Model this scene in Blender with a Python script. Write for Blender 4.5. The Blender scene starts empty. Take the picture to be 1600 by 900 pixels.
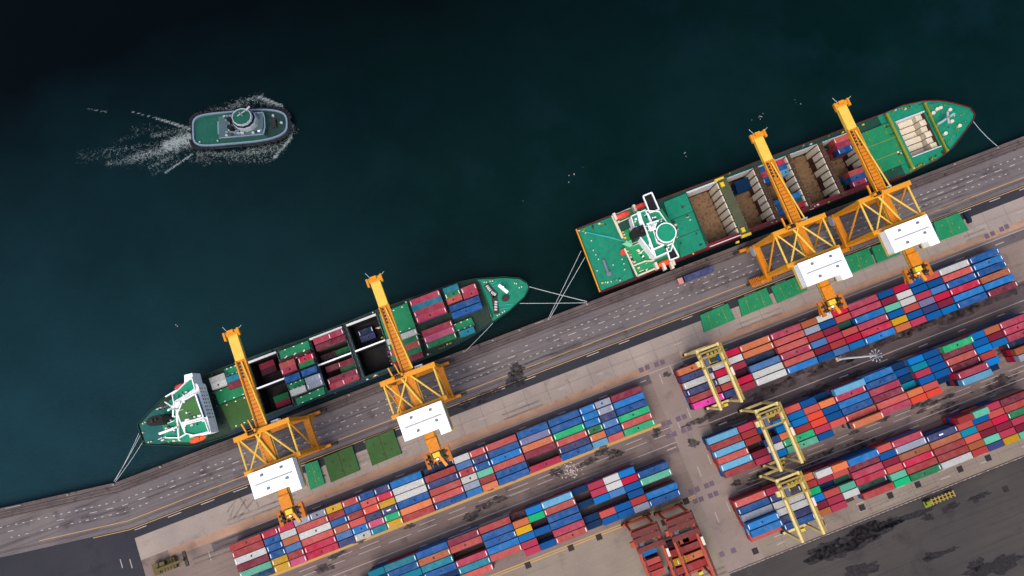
import bpy, bmesh, math, random
from mathutils import Vector, Matrix
random.seed(7)
sc = bpy.context.scene
COL = sc.collection
# ------------------------------------------------------------------ survey frame
# X runs along the quay, +Y towards the river, Z up (quay top = 0).  The camera hangs at (0, 0, HC).
FPX, NP_, NQ_, ROLL, HC = 1100.0, -38.0, 151.8, 0.367, 279.6
_D = Vector((NP_, NQ_, FPX)).normalized()
_X = (Vector((1, 0, 0)) - _D * _D.x).normalized()
_Z = -_D
_Y = _Z.cross(_X)
CA, SA = math.cos(ROLL), math.sin(ROLL)
def P(px, py, z=0.0):
    """survey a point of the photograph that lies at height z"""
    dx, dy = px - 800.0, py - 450.0
    v = Vector((dx * CA - dy * SA, dx * SA + dy * CA, FPX))
    w = Vector((_X.dot(v), _Y.dot(v), _Z.dot(v)))
    t = (HC - z) / -w.z
    return Vector((w.x * t, w.y * t, z))
def proj(w):
    w = Vector((w[0], w[1], w[2] - HC))
    c = _X * w.x + _Y * w.y + _Z * w.z
    p, q = c.x / c.z * FPX, c.y / c.z * FPX
    return 800 + p * CA + q * SA, 450 - p * SA + q * CA

# ------------------------------------------------------------------ materials
def s2l(c):
    c /= 255.0
    return c / 12.92 if c <= 0.04045 else ((c + 0.055) / 1.055) ** 2.4
KALB = 0.60
def S(r, g, b, k=1.0):
    return (min(.9, s2l(r) * KALB * k), min(.9, s2l(g) * KALB * k), min(.9, s2l(b) * KALB * k), 1)
class NT:
    def __init__(s, name):
        s.m = bpy.data.materials.new(name); s.m.use_nodes = True
        s.t = s.m.node_tree; s.t.nodes.clear()
        s.out = s.n('ShaderNodeOutputMaterial'); s.b = s.n('ShaderNodeBsdfPrincipled')
        s.l(s.b.outputs[0], s.out.inputs['Surface'])
    def n(s, typ, **kw):
        nd = s.t.nodes.new(typ)
        for k, v in kw.items(): setattr(nd, k, v)
        return nd
    def l(s, a, b): s.t.links.new(a, b)
    def noise(s, scale, detail=4, rough=.55, vec=None, dim='3D', w=None):
        nd = s.n('ShaderNodeTexNoise', noise_dimensions=dim)
        nd.inputs['Scale'].default_value = scale; nd.inputs['Detail'].default_value = detail
        nd.inputs['Roughness'].default_value = rough
        if vec is not None: s.l(vec, nd.inputs['Vector'])
        if w is not None: s.l(w, nd.inputs['W'])
        return nd.outputs['Fac']
    def ramp(s, fac, a, b, ca=(0, 0, 0, 1), cb=(1, 1, 1, 1)):
        r = s.n('ShaderNodeValToRGB'); e = r.color_ramp.elements
        e[0].position = a; e[1].position = b; e[0].color = ca; e[1].color = cb
        s.l(fac, r.inputs[0]); return r.outputs[0]
    def mix(s, fac, a, b, mode='MIX'):
        m = s.n('ShaderNodeMix', data_type='RGBA', blend_type=mode)
        for sock, v in ((m.inputs[0], fac), (m.inputs[6], a), (m.inputs[7], b)):
            if hasattr(v, 'links') or hasattr(v, 'is_linked'): s.l(v, sock)
            else: sock.default_value = v
        return m.outputs[2]
    def math(s, op, a, b=0.0, c=None):
        m = s.n('ShaderNodeMath', operation=op)
        for i, v in enumerate((a, b) if c is None else (a, b, c)):
            if hasattr(v, 'is_linked'): s.l(v, m.inputs[i])
            else: m.inputs[i].default_value = v
        return m.outputs[0]
    def bump(s, h, strength=.3, dist=.05):
        b = s.n('ShaderNodeBump'); b.inputs['Strength'].default_value = strength
        b.inputs['Distance'].default_value = dist
        s.l(h, b.inputs['Height']); s.l(b.outputs[0], s.b.inputs['Normal'])
    def coord(s, which='Object'):
        return s.n('ShaderNodeTexCoord').outputs[which]
    def scaled(s, vec, sc3):
        m = s.n('ShaderNodeMapping'); m.inputs['Scale'].default_value = sc3
        s.l(vec, m.inputs[0]); return m.outputs[0]

def paint(name, col, rough=.55, dirt=.35, dcol=None, scale=.35, metallic=0.0, spots=.0):
    """weathered paint: fading, grime streaks and some rust spots"""
    t = NT(name); v = t.coord()
    dcol = dcol or (col[0] * .45 + .012, col[1] * .42 + .009, col[2] * .4 + .007, 1)
    light = (min(1, col[0] * 1.14 + .006), min(1, col[1] * 1.14 + .006), min(1, col[2] * 1.14 + .006), 1)
    n1 = t.noise(scale, 6, .65, v); n2 = t.noise(scale * 6, 4, .6, v)
    base = t.mix(t.ramp(n1, .35, .65), col, light)
    base = t.mix(t.math('MULTIPLY', t.ramp(n2, .48, .78), dirt), base, dcol)
    if spots:
        n3 = t.noise(scale * 3.1, 8, .7, v)
        base = t.mix(t.math('MULTIPLY', t.ramp(n3, .58, .68), spots), base, (.075, .030, .014, 1))
    t.l(base, t.b.inputs['Base Color'])
    t.b.inputs['Roughness'].default_value = rough; t.b.inputs['Metallic'].default_value = metallic
    t.b.inputs['Specular IOR Level'].default_value = .18
    t.bump(n2, .15, .03)
    return t.m

def ground(name, c1, c2, c3, scale=.06, stain=.5, streak=0.0, tone=(.3, .7)):
    """worn paving: large blotches, fine grain, oil stains, tyre streaks along X, slab joints"""
    t = NT(name); v = t.n('ShaderNodeNewGeometry').outputs['Position']
    n1 = t.noise(scale, 7, .6, v); n2 = t.noise(1.7, 5, .7, v); n3 = t.noise(scale * 3.3, 6, .65, v)
    b = t.mix(t.ramp(n1, tone[0], tone[1]), c1, c2)
    b = t.mix(t.math('MULTIPLY', t.ramp(n3, .56, .70), stain), b, c3)
    if streak:
        sv = t.scaled(v, (.018, .9, 1)); ns = t.noise(1.0, 5, .7, sv)
        b = t.mix(t.math('MULTIPLY', t.ramp(ns, .5, .72), streak), b, c3)
        sv2 = t.scaled(v, (.03, 1.9, 1)); ns2 = t.noise(1.0, 4, .7, sv2)
        b = t.mix(t.math('MULTIPLY', t.ramp(ns2, .55, .75), streak * .5), b, (min(1, c2[0] * 1.3), min(1, c2[1] * 1.25), min(1, c2[2] * 1.2), 1))
    b = t.mix(.35, b, t.ramp(n2, .2, .8, (.3, .3, .3, 1), (1, 1, 1, 1)), 'MULTIPLY')
    t.l(b, t.b.inputs['Base Color']); t.b.inputs['Roughness'].default_value = .85
    t.b.inputs['Specular IOR Level'].default_value = .25
    t.bump(n2, .2, .02)
    return t.m

M = {}
M['yellow'] = paint('crane_yellow', S(242, 158, 28), .5, .6, S(130, 74, 18), .5, spots=.4)
M['pale_yellow'] = paint('boom_pale_yellow', S(250, 202, 80), .5, .35, S(176, 120, 40), .6, spots=.25)
M['orange'] = paint('crane_orange', S(230, 138, 18), .5, .65, S(112, 60, 14), .6, spots=.5)
M['darkolive'] = paint('soiled_olive', S(104, 92, 48), .65, .7, S(40, 36, 22), .8, spots=.4)
M['rustyorange'] = paint('greasy_orange', S(206, 118, 24), .6, .8, S(70, 40, 20), .7, spots=.6)
M['cream'] = paint('gantry_cream_yellow', S(240, 214, 140), .5, .7, S(168, 140, 66), .6, spots=.2)
M['olive'] = paint('gantry_olive', S(176, 150, 70), .6, .6, S(86, 72, 34), .8, spots=.3)
M['red'] = paint('gantry_red', S(186, 72, 48), .55, .5, S(110, 40, 30), .5, spots=.35)
M['darkred'] = paint('gantry_dark_red', S(112, 46, 40), .6, .5, S(70, 28, 24), .5, spots=.3)
M['white'] = paint('white_paint', S(250, 250, 248, 1.2), .5, .12, S(170, 168, 160), .3)
M['whiteroof'] = paint('white_roof', (.80, .80, .79, 1), .45, .3, (.46, .43, .40, 1), .3)
M['greyline'] = paint('grey_ridge', S(176, 176, 178), .6, .2)
M['steel'] = paint('dark_steel', S(58, 50, 48), .5, .4, metallic=.3, scale=.8)
M['grey'] = paint('grey_paint', S(120, 124, 136), .5, .3)
M['slate'] = paint('slate_paint', S(92, 92, 112), .5, .3)
M['black'] = paint('black_paint', S(14, 13, 18), .5, .3)
M['rubber'] = paint('rubber', S(26, 26, 28), .8, .3)
M['glass'] = paint('dark_glass', S(30, 40, 52), .1, .05)
M['blueglass'] = paint('blue_glass', S(70, 110, 160), .12, .05)
M['deckgreen'] = paint('deck_green', S(6, 138, 104), .6, .45, S(14, 82, 66), .12, spots=.14)
M['poopteal'] = paint('poop_teal', S(6, 96, 90), .6, .55, S(12, 56, 56), .2, spots=.15)
M['deckgreen2'] = paint('deck_bright_green', S(24, 158, 98), .6, .35, S(20, 96, 60), .16, spots=.10)
M['hatchgreen'] = paint('hatch_green', S(20, 136, 86), .6, .5, S(30, 84, 52), .35, spots=.22)
M['hatchrust'] = paint('hatch_green_rusty', S(50, 96, 40), .7, .8, S(84, 64, 44), .16, spots=.8)
M['topgreen'] = paint('house_green', S(12, 150, 110), .6, .3, S(20, 96, 66), .2)
M['crossdeck2'] = paint('cross_deck_grey_green', S(84, 88, 64), .7, .6, S(44, 42, 32), .4, spots=.4)
M['olivegreen'] = paint('bridge_roof_green', S(66, 120, 60), .65, .5, S(92, 96, 60), .2, spots=.2)
M['palegreen'] = paint('pale_green', S(140, 214, 168), .6, .3)
M['darkgreen'] = paint('side_deck_green', S(16, 72, 56), .65, .5, S(20, 40, 34), .3, spots=.3)
M['deckdark'] = paint('oiled_dark_deck', S(38, 62, 50), .75, .7, S(40, 32, 28), .3, spots=.4)
M['brown'] = paint('rusty_crossdeck', S(86, 54, 46), .75, .6, S(40, 26, 24), .4, spots=.5)
M['navyhull'] = paint('navy_hull', S(22, 38, 78), .5, .4, S(40, 34, 40), .2, spots=.25)
M['redhull'] = paint('maroon_hull', S(122, 22, 36), .5, .45, S(56, 18, 22), .2, spots=.3)
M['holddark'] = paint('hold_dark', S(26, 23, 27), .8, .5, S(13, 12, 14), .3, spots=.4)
M['holdbrown'] = paint('hold_floor', S(138, 108, 80), .8, .9, S(48, 34, 28), .16, spots=.8)
M['holdwall'] = paint('hold_wall_white', S(226, 224, 222), .6, .35, S(150, 130, 110), .4, spots=.25)
M['panel'] = paint('cell_guide_panel', S(236, 222, 196), .6, .45, S(150, 110, 80), .6, spots=.35)
M['deckyellow'] = paint('deck_yellow', S(236, 204, 40), .5, .3)
M['mossyellow'] = paint('lashing_bridge_yellow', S(140, 146, 40), .6, .5, S(70, 70, 24), .6, spots=.3)
M['salmon'] = paint('lifeboat_red', S(238, 76, 62), .4, .2)
M['lifeorange'] = paint('lifeboat_orange', S(246, 90, 44), .4, .2)
M['rope'] = paint('rope', S(206, 208, 204), .8, .3)
M['ropeblue'] = paint('teal_rope', S(70, 190, 180), .8, .3)
M['tughull'] = paint('tug_hull', S(16, 26, 34), .6, .4)
M['tuggrey'] = paint('tug_grey', S(120, 140, 156), .5, .3)
M['tugdeck'] = paint('tug_deck', S(2, 86, 68), .6, .7, S(44, 70, 62), .15)
M['tugdark'] = paint('tug_fore_deck', S(16, 52, 48), .6, .5)
M['tughouse'] = paint('tug_house', S(72, 96, 100), .6, .45)
M['tugwhite'] = paint('tug_white', S(178, 184, 188), .5, .2)
M['blue'] = paint('lorry_blue', S(52, 88, 140), .5, .3)
M['pinkcab'] = paint('lorry_cab', S(206, 140, 126), .5, .3)
M['carpaint'] = paint('car_paint', S(26, 30, 44), .25, .1)
M['mark'] = paint('white_line', S(226, 218, 212), .7, .5, S(150, 138, 134), .9)
M['markfaint'] = paint('worn_white_line', S(176, 164, 158), .75, .6, S(120, 106, 102), .9)
M['markyellow'] = paint('yellow_line', S(206, 160, 92), .7, .5, S(140, 104, 72), .9)
M['rail'] = paint('rail_groove', S(54, 46, 46), .6, .5, S(30, 26, 26), .5)
M['gutter'] = ground('gutter_brown', S(206, 164, 136), S(180, 140, 116), S(130, 100, 84), .12, .5, .4)
M['kerbwhite'] = paint('kerb_white', S(190, 180, 172), .8, .5)
M['concrete_dark'] = paint('quay_face', S(70, 62, 58), .9, .6, scale=.2)
M['iron'] = paint('bollard_iron', S(150, 146, 140), .6, .4)
M['debris'] = paint('scrap', S(206, 190, 180), .8, .4)
M['oil'] = paint('oil', S(70, 62, 66), .6, .4)
t = NT('soft_oil'); v = t.n('ShaderNodeNewGeometry').outputs['Position']; nn_ = t.noise(.7, 7, .7, v)
t.b.inputs['Base Color'].default_value = S(44, 40, 46); t.b.inputs['Roughness'].default_value = .6; t.b.inputs['Specular IOR Level'].default_value = .15
t.l(t.math('MULTIPLY', t.ramp(nn_, .28, .60), .8), t.b.inputs['Alpha']); M['oilsoft'] = t.m
t = NT('damp'); v = t.n('ShaderNodeNewGeometry').outputs['Position']; nn_ = t.noise(.32, 7, .65, v)
t.b.inputs['Base Color'].default_value = S(64, 54, 56); t.b.inputs['Roughness'].default_value = .7; t.b.inputs['Specular IOR Level'].default_value = .15
t.l(t.math('MULTIPLY', t.ramp(nn_, .38, .62), .85), t.b.inputs['Alpha']); M['damp'] = t.m
t = NT('tyre_track'); v = t.n('ShaderNodeNewGeometry').outputs['Position']; nn_ = t.noise(.6, 6, .7, t.scaled(v, (.25, 1.6, 1)))
t.b.inputs['Base Color'].default_value = S(58, 50, 52); t.b.inputs['Roughness'].default_value = .8; t.b.inputs['Specular IOR Level'].default_value = .1
t.l(t.math('MULTIPLY', t.ramp(nn_, .34, .66), .36), t.b.inputs['Alpha']); M['track'] = t.m
t = NT('worn_marking'); v = t.n('ShaderNodeNewGeometry').outputs['Position']; nn_ = t.noise(1.1, 6, .75, v)
t.b.inputs['Base Color'].default_value = S(206, 198, 194); t.b.inputs['Roughness'].default_value = .8; t.b.inputs['Specular IOR Level'].default_value = .1
t.l(t.math('MULTIPLY', t.ramp(nn_, .24, .46), .95), t.b.inputs['Alpha']); M['markworn'] = t.m
M['pad'] = paint('dark_pad', S(44, 34, 36), .7, .4)
M['padpurple'] = paint('patched_pad', S(110, 92, 104), .85, .4)

# asphalt / concrete
M['asphalt'] = ground('asphalt', S(138, 126, 122), S(112, 103, 104), S(70, 60, 61), .035, .65, .95)
M['asphalt_dark'] = ground('dark_asphalt', S(62, 60, 66), S(46, 46, 54), S(32, 30, 36), .03, .5, .25)
M['asphalt_lane'] = ground('lane_asphalt', S(120, 106, 104), S(104, 94, 96), S(74, 62, 62), .05, .5, .35)
M['apron'] = ground('apron_concrete', S(188, 170, 156), S(164, 148, 138), S(124, 106, 100), .05, .4, .15)
M['yard'] = ground('yard_concrete', S(160, 138, 126), S(138, 118, 110), S(98, 80, 74), .045, .6, .35)
M['lane'] = ground('stained_lane', S(146, 126, 118), S(124, 106, 100), S(82, 68, 66), .05, .6, .55)
M['lane_dark'] = ground('dark_stained_lane', S(112, 96, 94), S(88, 76, 78), S(50, 42, 45), .05, .85, .5)
M['beige'] = ground('beige_road', S(170, 154, 136), S(146, 130, 116), S(104, 90, 82), .04, .4, .2)
M['cross'] = ground('crossroad', S(172, 150, 138), S(150, 132, 124), S(108, 92, 88), .05, .4, .1)
M['lot'] = ground('dark_lot', S(92, 84, 78), S(66, 61, 60), S(38, 34, 35), .02, .6, .4)
M['edge'] = ground('quay_edge', S(126, 108, 102), S(92, 78, 78), S(44, 36, 38), .12, .9, .5)

# containers take their paint from the object's own colour
t = NT('container_paint'); v = t.coord(); oi = t.n('ShaderNodeObjectInfo')
w = t.math('MULTIPLY', oi.outputs['Random'], 90.0)
n1 = t.noise(.45, 6, .65, v, '4D', w); n2 = t.noise(1.6, 6, .7, v, '4D', w); n3 = t.noise(.8, 9, .75, v, '4D', w)
b = t.mix(t.math('MULTIPLY', t.ramp(n1, .42, .75), .07), oi.outputs['Color'], (.75, .72, .70, 1))
b = t.mix(t.math('MULTIPLY', t.ramp(n2, .44, .76), .42), b, (.05, .035, .03, 1))
b = t.mix(t.math('MULTIPLY', t.ramp(n3, .60, .70), .6), b, (.07, .03, .018, 1))
t.l(b, t.b.inputs['Base Color']); t.b.inputs['Roughness'].default_value = .55; t.b.inputs['Specular IOR Level'].default_value = .1
M['container'] = t.m
t = NT('container_tiers_paint'); at = t.n('ShaderNodeVertexColor', layer_name='Col'); v = t.coord()
n2 = t.noise(.9, 6, .7, v)
b = t.mix(t.math('MULTIPLY', t.ramp(n2, .5, .8), .35), at.outputs[0], (.05, .035, .03, 1))
t.l(b, t.b.inputs['Base Color']); t.b.inputs['Roughness'].default_value = .6; t.b.inputs['Specular IOR Level'].default_value = .08
M['tiers'] = t.m
# river water: dark, silty, small ripples; silt plumes drift near the quay
t = NT('water'); v = t.n('ShaderNodeNewGeometry').outputs['Position']
pl = t.noise(.0085, 5, .55, v); pl2 = t.noise(.03, 6, .6, v)
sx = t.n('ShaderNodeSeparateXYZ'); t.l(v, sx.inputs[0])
vignette = t.n('ShaderNodeMapRange'); vignette.inputs['From Min'].default_value = 70; vignette.inputs['From Max'].default_value = 190  # vignette darkening painted into the water colour, stronger away from the quay
t.l(t.math('ADD', sx.outputs[1], t.math('MULTIPLY', t.math('SUBTRACT', pl, .5), 120)), vignette.inputs['Value'])
c = t.mix(t.ramp(pl, .40, .60), S(1, 28, 27), S(9, 40, 39))
lft = t.n('ShaderNodeMapRange'); lft.inputs['From Min'].default_value = 20; lft.inputs['From Max'].default_value = -170
t.l(t.math('ADD', t.math('ADD', sx.outputs[0], t.math('MULTIPLY', sx.outputs[1], .25)), t.math('MULTIPLY', t.math('SUBTRACT', pl2, .5), 150)), lft.inputs['Value'])
c = t.mix(lft.outputs[0], c, S(24, 58, 66))
c = t.mix(t.math('MULTIPLY', t.ramp(pl2, .5, .75), .4), c, S(20, 48, 60))
c = t.mix(vignette.outputs[0], c, S(0, 7, 10))
rip = t.noise(.5, 6, .7, t.scaled(v, (1, 2.2, 1))); big = t.noise(.05, 5, .65, v)
c = t.mix(.4, c, t.ramp(t.math('ADD', t.math('MULTIPLY', rip, .5), t.math('MULTIPLY', big, .5)), .36, .64, (.5, .5, .5, 1), (1, 1, 1, 1)), 'MULTIPLY')
t.l(c, t.b.inputs['Base Color']); t.b.inputs['Roughness'].default_value = .22
t.b.inputs['Specular IOR Level'].default_value = .05
r1 = t.noise(.55, 5, .62, t.scaled(v, (1, 1.7, 1))); r2 = t.noise(2.4, 3, .6, v)
hgt = t.math('ADD', r1, t.math('MULTIPLY', r2, .3)); t.bump(hgt, .3, .3)
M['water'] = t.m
# foam: broken by noise, density per vertex
t = NT('foam'); v = t.coord(); at = t.n('ShaderNodeVertexColor', layer_name='Col')
nd_ = t.n('ShaderNodeTexNoise'); nd_.inputs['Scale'].default_value = .42; nd_.inputs['Detail'].default_value = 6; nd_.inputs['Roughness'].default_value = .58; nd_.inputs['Distortion'].default_value = 1.4; t.l(v, nd_.inputs['Vector'])
fil = t.math('SUBTRACT', 1.0, t.math('MULTIPLY', t.math('ABSOLUTE', t.math('SUBTRACT', nd_.outputs['Fac'], .5)), 7.0))
nf = t.noise(.9, 9, .70, v)
mask = t.math('ADD', t.math('MULTIPLY', fil, .34), t.math('MULTIPLY', nf, .75))
al = t.math('MULTIPLY', t.ramp(t.math('ADD', mask, t.math('SUBTRACT', t.math('MULTIPLY', at.outputs[0], .95), .97)), .10, .54), .74)
al = t.math('MAXIMUM', al, t.math('MULTIPLY', t.ramp(at.outputs[0], .50, 1.0), t.math('MULTIPLY', nf, .40)))
t.b.inputs['Base Color'].default_value = S(176, 188, 186); t.b.inputs['Roughness'].default_value = .8
t.l(al, t.b.inputs['Alpha'])
M['foam'] = t.m

# ------------------------------------------------------------------ mesh helper
WL = {}          # world location of each object that has children
class MB:
    def __init__(s): s.v = []; s.f = []; s.c = None; s.cuts = []; s.rc = []
    def add(s, vs, fs):
        k = len(s.v); s.cuts.append((k, len(s.f))); s.v += [tuple(p) for p in vs]; s.f += [tuple(i + k for i in f) for f in fs]
    def box(s, x0, x1, y0, y1, z0, z1):
        if x0 > x1: x0, x1 = x1, x0
        if y0 > y1: y0, y1 = y1, y0
        s.add([(x0, y0, z0), (x1, y0, z0), (x1, y1, z0), (x0, y1, z0), (x0, y0, z1), (x1, y0, z1), (x1, y1, z1), (x0, y1, z1)],
              [(0, 3, 2, 1), (4, 5, 6, 7), (0, 1, 5, 4), (1, 2, 6, 5), (2, 3, 7, 6), (3, 0, 4, 7)])
        return s
    def beam(s, p, q, w, h=None):
        h = h or w; p, q = Vector(p), Vector(q); d = (q - p).normalized()
        up = Vector((0, 0, 1)) if abs(d.z) < .95 else Vector((0, 1, 0))
        a = d.cross(up).normalized() * w / 2; b = a.cross(d).normalized() * h / 2
        vs = [p - a - b, p + a - b, p + a + b, p - a + b, q - a - b, q + a - b, q + a + b, q - a + b]
        s.add(vs, [(0, 1, 2, 3), (7, 6, 5, 4), (0, 4, 5, 1), (1, 5, 6, 2), (2, 6, 7, 3), (3, 7, 4, 0)]); return s
    def tube(s, p, q, r, n=8, r2=None):
        r2 = r if r2 is None else r2; p, q = Vector(p), Vector(q); d = (q - p).normalized()
        up = Vector((0, 0, 1)) if abs(d.z) < .95 else Vector((0, 1, 0))
        a = d.cross(up).normalized(); b = a.cross(d).normalized()
        vs = []
        for c, rr in ((p, r), (q, r2)):
            for i in range(n):
                an = 2 * math.pi * i / n; vs.append(c + a * math.cos(an) * rr + b * math.sin(an) * rr)
        fs = [(i, (i + 1) % n, n + (i + 1) % n, n + i) for i in range(n)] + [tuple(range(n))[::-1], tuple(range(n, 2 * n))]
        s.add(vs, fs); return s
    def path(s, pts, r, n=6):
        for a, b in zip(pts[:-1], pts[1:]): s.tube(a, b, r, n)
        return s
    def prism(s, pts, z0, z1, inset=0.0):
        n = len(pts)
        ar = sum(pts[i][0] * pts[(i + 1) % n][1] - pts[(i + 1) % n][0] * pts[i][1] for i in range(n))
        if ar < 0: pts = pts[::-1]
        vs = [(p[0], p[1], z0) for p in pts] + [(p[0], p[1], z1) for p in pts]
        s.add(vs, [tuple(range(n))[::-1], tuple(range(n, 2 * n))] + [(i, (i + 1) % n, n + (i + 1) % n, n + i) for i in range(n)]); return s
    def pprism(s, pts, z1, z0):
        return s.prism([P(a, b, z1)[:2] for a, b in pts], z0, z1)
    def rail(s, pts, z, h=1.0, w=.35, closed=True):
        q = pts + pts[:1] if closed else pts
        s.rc.append((len(s.v), len(s.f)))
        for a, b in zip(q[:-1], q[1:]):
            s.beam((a[0], a[1], z + h / 2), (b[0], b[1], z + h / 2), w, h)
        return s
    def prail(s, pts, z, h=1.0, w=.35, closed=True):
        return s.rail([P(a, b, z + h)[:2] for a, b in pts], z, h, w, closed)
    def ell(s, c, rx, ry, z0, z1, n=20, k=1.0, rot=0.0):
        vs = []
        for z, kk in ((z0, 1.0), (z1, k)):
            for i in range(n):
                an = 2 * math.pi * i / n; x, y = math.cos(an) * rx * kk, math.sin(an) * ry * kk
                vs.append((c[0] + x * math.cos(rot) - y * math.sin(rot), c[1] + x * math.sin(rot) + y * math.cos(rot), z))
        s.add(vs, [tuple(range(n))[::-1], tuple(range(n, 2 * n))] + [(i, (i + 1) % n, n + (i + 1) % n, n + i) for i in range(n)]); return s
    def loft(s, secs):
        n = len(secs[0]); vs = [p for sec in secs for p in sec]; fs = []
        for k in range(len(secs) - 1):
            for i in range(n):
                j = (i + 1) % n; fs.append((k * n + i, k * n + j, (k + 1) * n + j, (k + 1) * n + i))
        fs += [tuple(range(n))[::-1], tuple(range((len(secs) - 1) * n, len(secs) * n))]
        s.add(vs, fs); return s
    def quad(s, pts): s.add(pts, [tuple(range(len(pts)))]); return s
    def build(s, name, mat, parent=None, smooth=False):
        me = bpy.data.meshes.new(name)
        if parent is not None: off = WL[parent.name]
        else:
            xs = [p[0] for p in s.v]; ys = [p[1] for p in s.v]; zs = [p[2] for p in s.v]
            off = Vector(((min(xs) + max(xs)) / 2, (min(ys) + max(ys)) / 2, min(zs)))
        me.from_pydata([(p[0] - off.x, p[1] - off.y, p[2] - off.z) for p in s.v], [], s.f)
        bm = bmesh.new(); bm.from_mesh(me); bmesh.ops.recalc_face_normals(bm, faces=bm.faces); bm.to_mesh(me); bm.free()
        if s.c: 
            ca = me.color_attributes.new('Col', 'FLOAT_COLOR', 'POINT')
            for i, c in enumerate(s.c): ca.data[i].color = c
        me.materials.append(M[mat] if isinstance(mat, str) else mat)
        if smooth:
            for p in me.polygons: p.use_smooth = True
        o = bpy.data.objects.new(name, me); COL.objects.link(o)
        if parent is not None: o.parent = parent; WL[o.name] = off.copy()
        else: o.location = off; WL[o.name] = off.copy()
        return o
def build_each(mb, name, mat, parent, smooth=False):
    """every primitive of the builder becomes a part of its own"""
    res = []; ends = mb.cuts[1:] + [(len(mb.v), len(mb.f))]
    for (v0, f0), (v1, f1) in zip(mb.cuts, ends):
        q = MB(); q.v = mb.v[v0:v1]; q.f = [tuple(i - v0 for i in f) for f in mb.f[f0:f1]]
        res.append(q.build(name, mat, parent, smooth))
    return res
def build_rails(mb, name, mat, parent):
    mb.cuts = mb.rc; return build_each(mb, name, mat, parent)
def sheet(name, pts, z, mat, parent=None):
    m = MB(); m.quad([(p[0], p[1], z) for p in pts]); return m.build(name, mat, parent)
def tag(o, label, cat, group=None, kind=None):
    o['label'] = label; o['category'] = cat
    if group: o['group'] = group
    if kind: o['kind'] = kind
    return o
def struct(o): o['kind'] = 'structure'; return o
def empty(name, loc, label, cat, group=None):
    o = bpy.data.objects.new(name, None); COL.objects.link(o); o.location = loc
    o.empty_display_size = 1; WL[o.name] = Vector(loc); return tag(o, label, cat, group)
def copy_tree(o, parent=None, loc=None, memo=None):
    c = o.copy(); COL.objects.link(c)
    if parent is not None: c.parent = parent
    if loc is not None: c.location = loc
    for ch in list(o.children): copy_tree(ch, c)
    return c
def lerp(a, b, t): return a + (b - a) * t

# ------------------------------------------------------------------ setting
QY = 22.2
def yq(x): return QY if x > -162 else QY + (-162 - x) * .147
XS = [-1500, -400, -300, -240, -207, -185, -162, -100, 0, 100, 216, 400, 1500]
def strip(mb, x0, x1, d0, d1, z):
    """paving band between distances d0 and d1 landward from the quay edge"""
    xs = sorted([x0, x1] + [x for x in XS if x0 < x < x1])
    for a, b in zip(xs[:-1], xs[1:]):
        mb.quad([(a, yq(a) - d1, z), (b, yq(b) - d1, z), (b, yq(b) - d0, z), (a, yq(a) - d0, z)])
    return mb
def sstrip(name, mat, lst, z):
    m = MB()
    for (x0, x1, d0, d1) in lst: strip(m, x0, x1, d0, d1, z)
    return struct(m.build(name, mat))
BX0, BX1 = -1500, 1500
sstrip('ground', 'yard', [(BX0, BX1, .9, 1500)], 0)
m = MB()
for a, b in zip(XS[:-1], XS[1:]):      # quay wall: vertical face, coping, timber rubbing strips
    m.quad([(a, yq(a), -9), (b, yq(b), -9), (b, yq(b), -.05), (a, yq(a), -.05)])
struct(m.build('quay_wall', 'concrete_dark'))
m = MB()
for a, b in zip(XS[:-1], XS[1:]):
    m.add([(a, yq(a) + .15, -.55), (b, yq(b) + .15, -.55), (b, yq(b) + .15, .12), (a, yq(a) + .15, .12), (a, yq(a) - .9, .12), (b, yq(b) - .9, .12), (b, yq(b) - .9, -.05), (a, yq(a) - .9, -.05)],
          [(0, 1, 2, 3), (3, 2, 5, 4), (4, 5, 6, 7)])
struct(m.build('quay_coping', 'edge'))
sstrip('quay_edge_strip', 'edge', [(BX0, BX1, .9, 4.2)], .004)
sstrip('road', 'asphalt', [(BX0, BX1, 4.2, 22.6)], .004)
XL = P(216, 860).x
sstrip('dark_road', 'asphalt_dark', [(BX0, BX1, 18.4, 22.6), (BX0, XL, 22.6, 140)], .008)
sstrip('apron', 'apron', [(XL, P(300, 812).x, 22.6, 31.3), (P(300, 812).x, BX1, 22.6, 31.3)], .008)
sstrip('gutter', 'gutter', [(-150, 62, 31.3, 34.4), (62, BX1, 31.3, 33.6)], .012)
sstrip('lane_road', 'asphalt_lane', [(P(330, 850).x, BX1, 34.8, 38.4)], .008)
XC0, XC1 = 47.5, 60.5        # the crossroad between the yard blocks
struct(sheet('cross_road', [(XC0, -8.5), (XC1 + 1.5, -8.5), (XC1 + 1.5, -96), (XC0, -96)], .016, 'cross'))
sstrip('yard_lane', 'lane', [(-140, XC0, 54.6, 66.5), (XC1 + 2, 420, 81.5, 91.5)], .008)
sstrip('stained_lane', 'lane_dark', [(XC1 + 2, 420, 53.5, 64.5)], .008)
sstrip('beige_road', 'beige', [(-140, XC0, 83.5, 150), (XC1 + 1.5, 420, 106.3, 114.2)], .012)
sstrip('dark_lot', 'lot', [(XC0, 900, 115.2, 600)], .02)
rk = random.Random(8)
m = MB()
x = -100
while x < 250:
    for (d0, d1) in ((22.7, 31.2), (106.4, 114)):
        if d0 < 50 or x > XC1 + 4: m.quad([(x, QY - d1, .018), (x + .12, QY - d1, .018), (x + .12, QY - d0, .018), (x, QY - d0, .018)])
    x += 9.0
for y in (-4.6, -88.2): m.quad([(-100 if y > -50 else XC1 + 4, y, .018), (250, y, .018), (250, y + .1, .018), (-100 if y > -50 else XC1 + 4, y + .1, .018)])
struct(m.build('slab_joint', 'padpurple'))
m = MB(); x = XC0 + 2
while x < 240:                          # kerb with worn white blocks
    yy = QY - 114.7
    m.box(x, x + rk.uniform(.8, 1.3), yy - .14, yy + .14, .0, .2); x += 1.9 if rk.random() > .15 else 3.8
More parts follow.
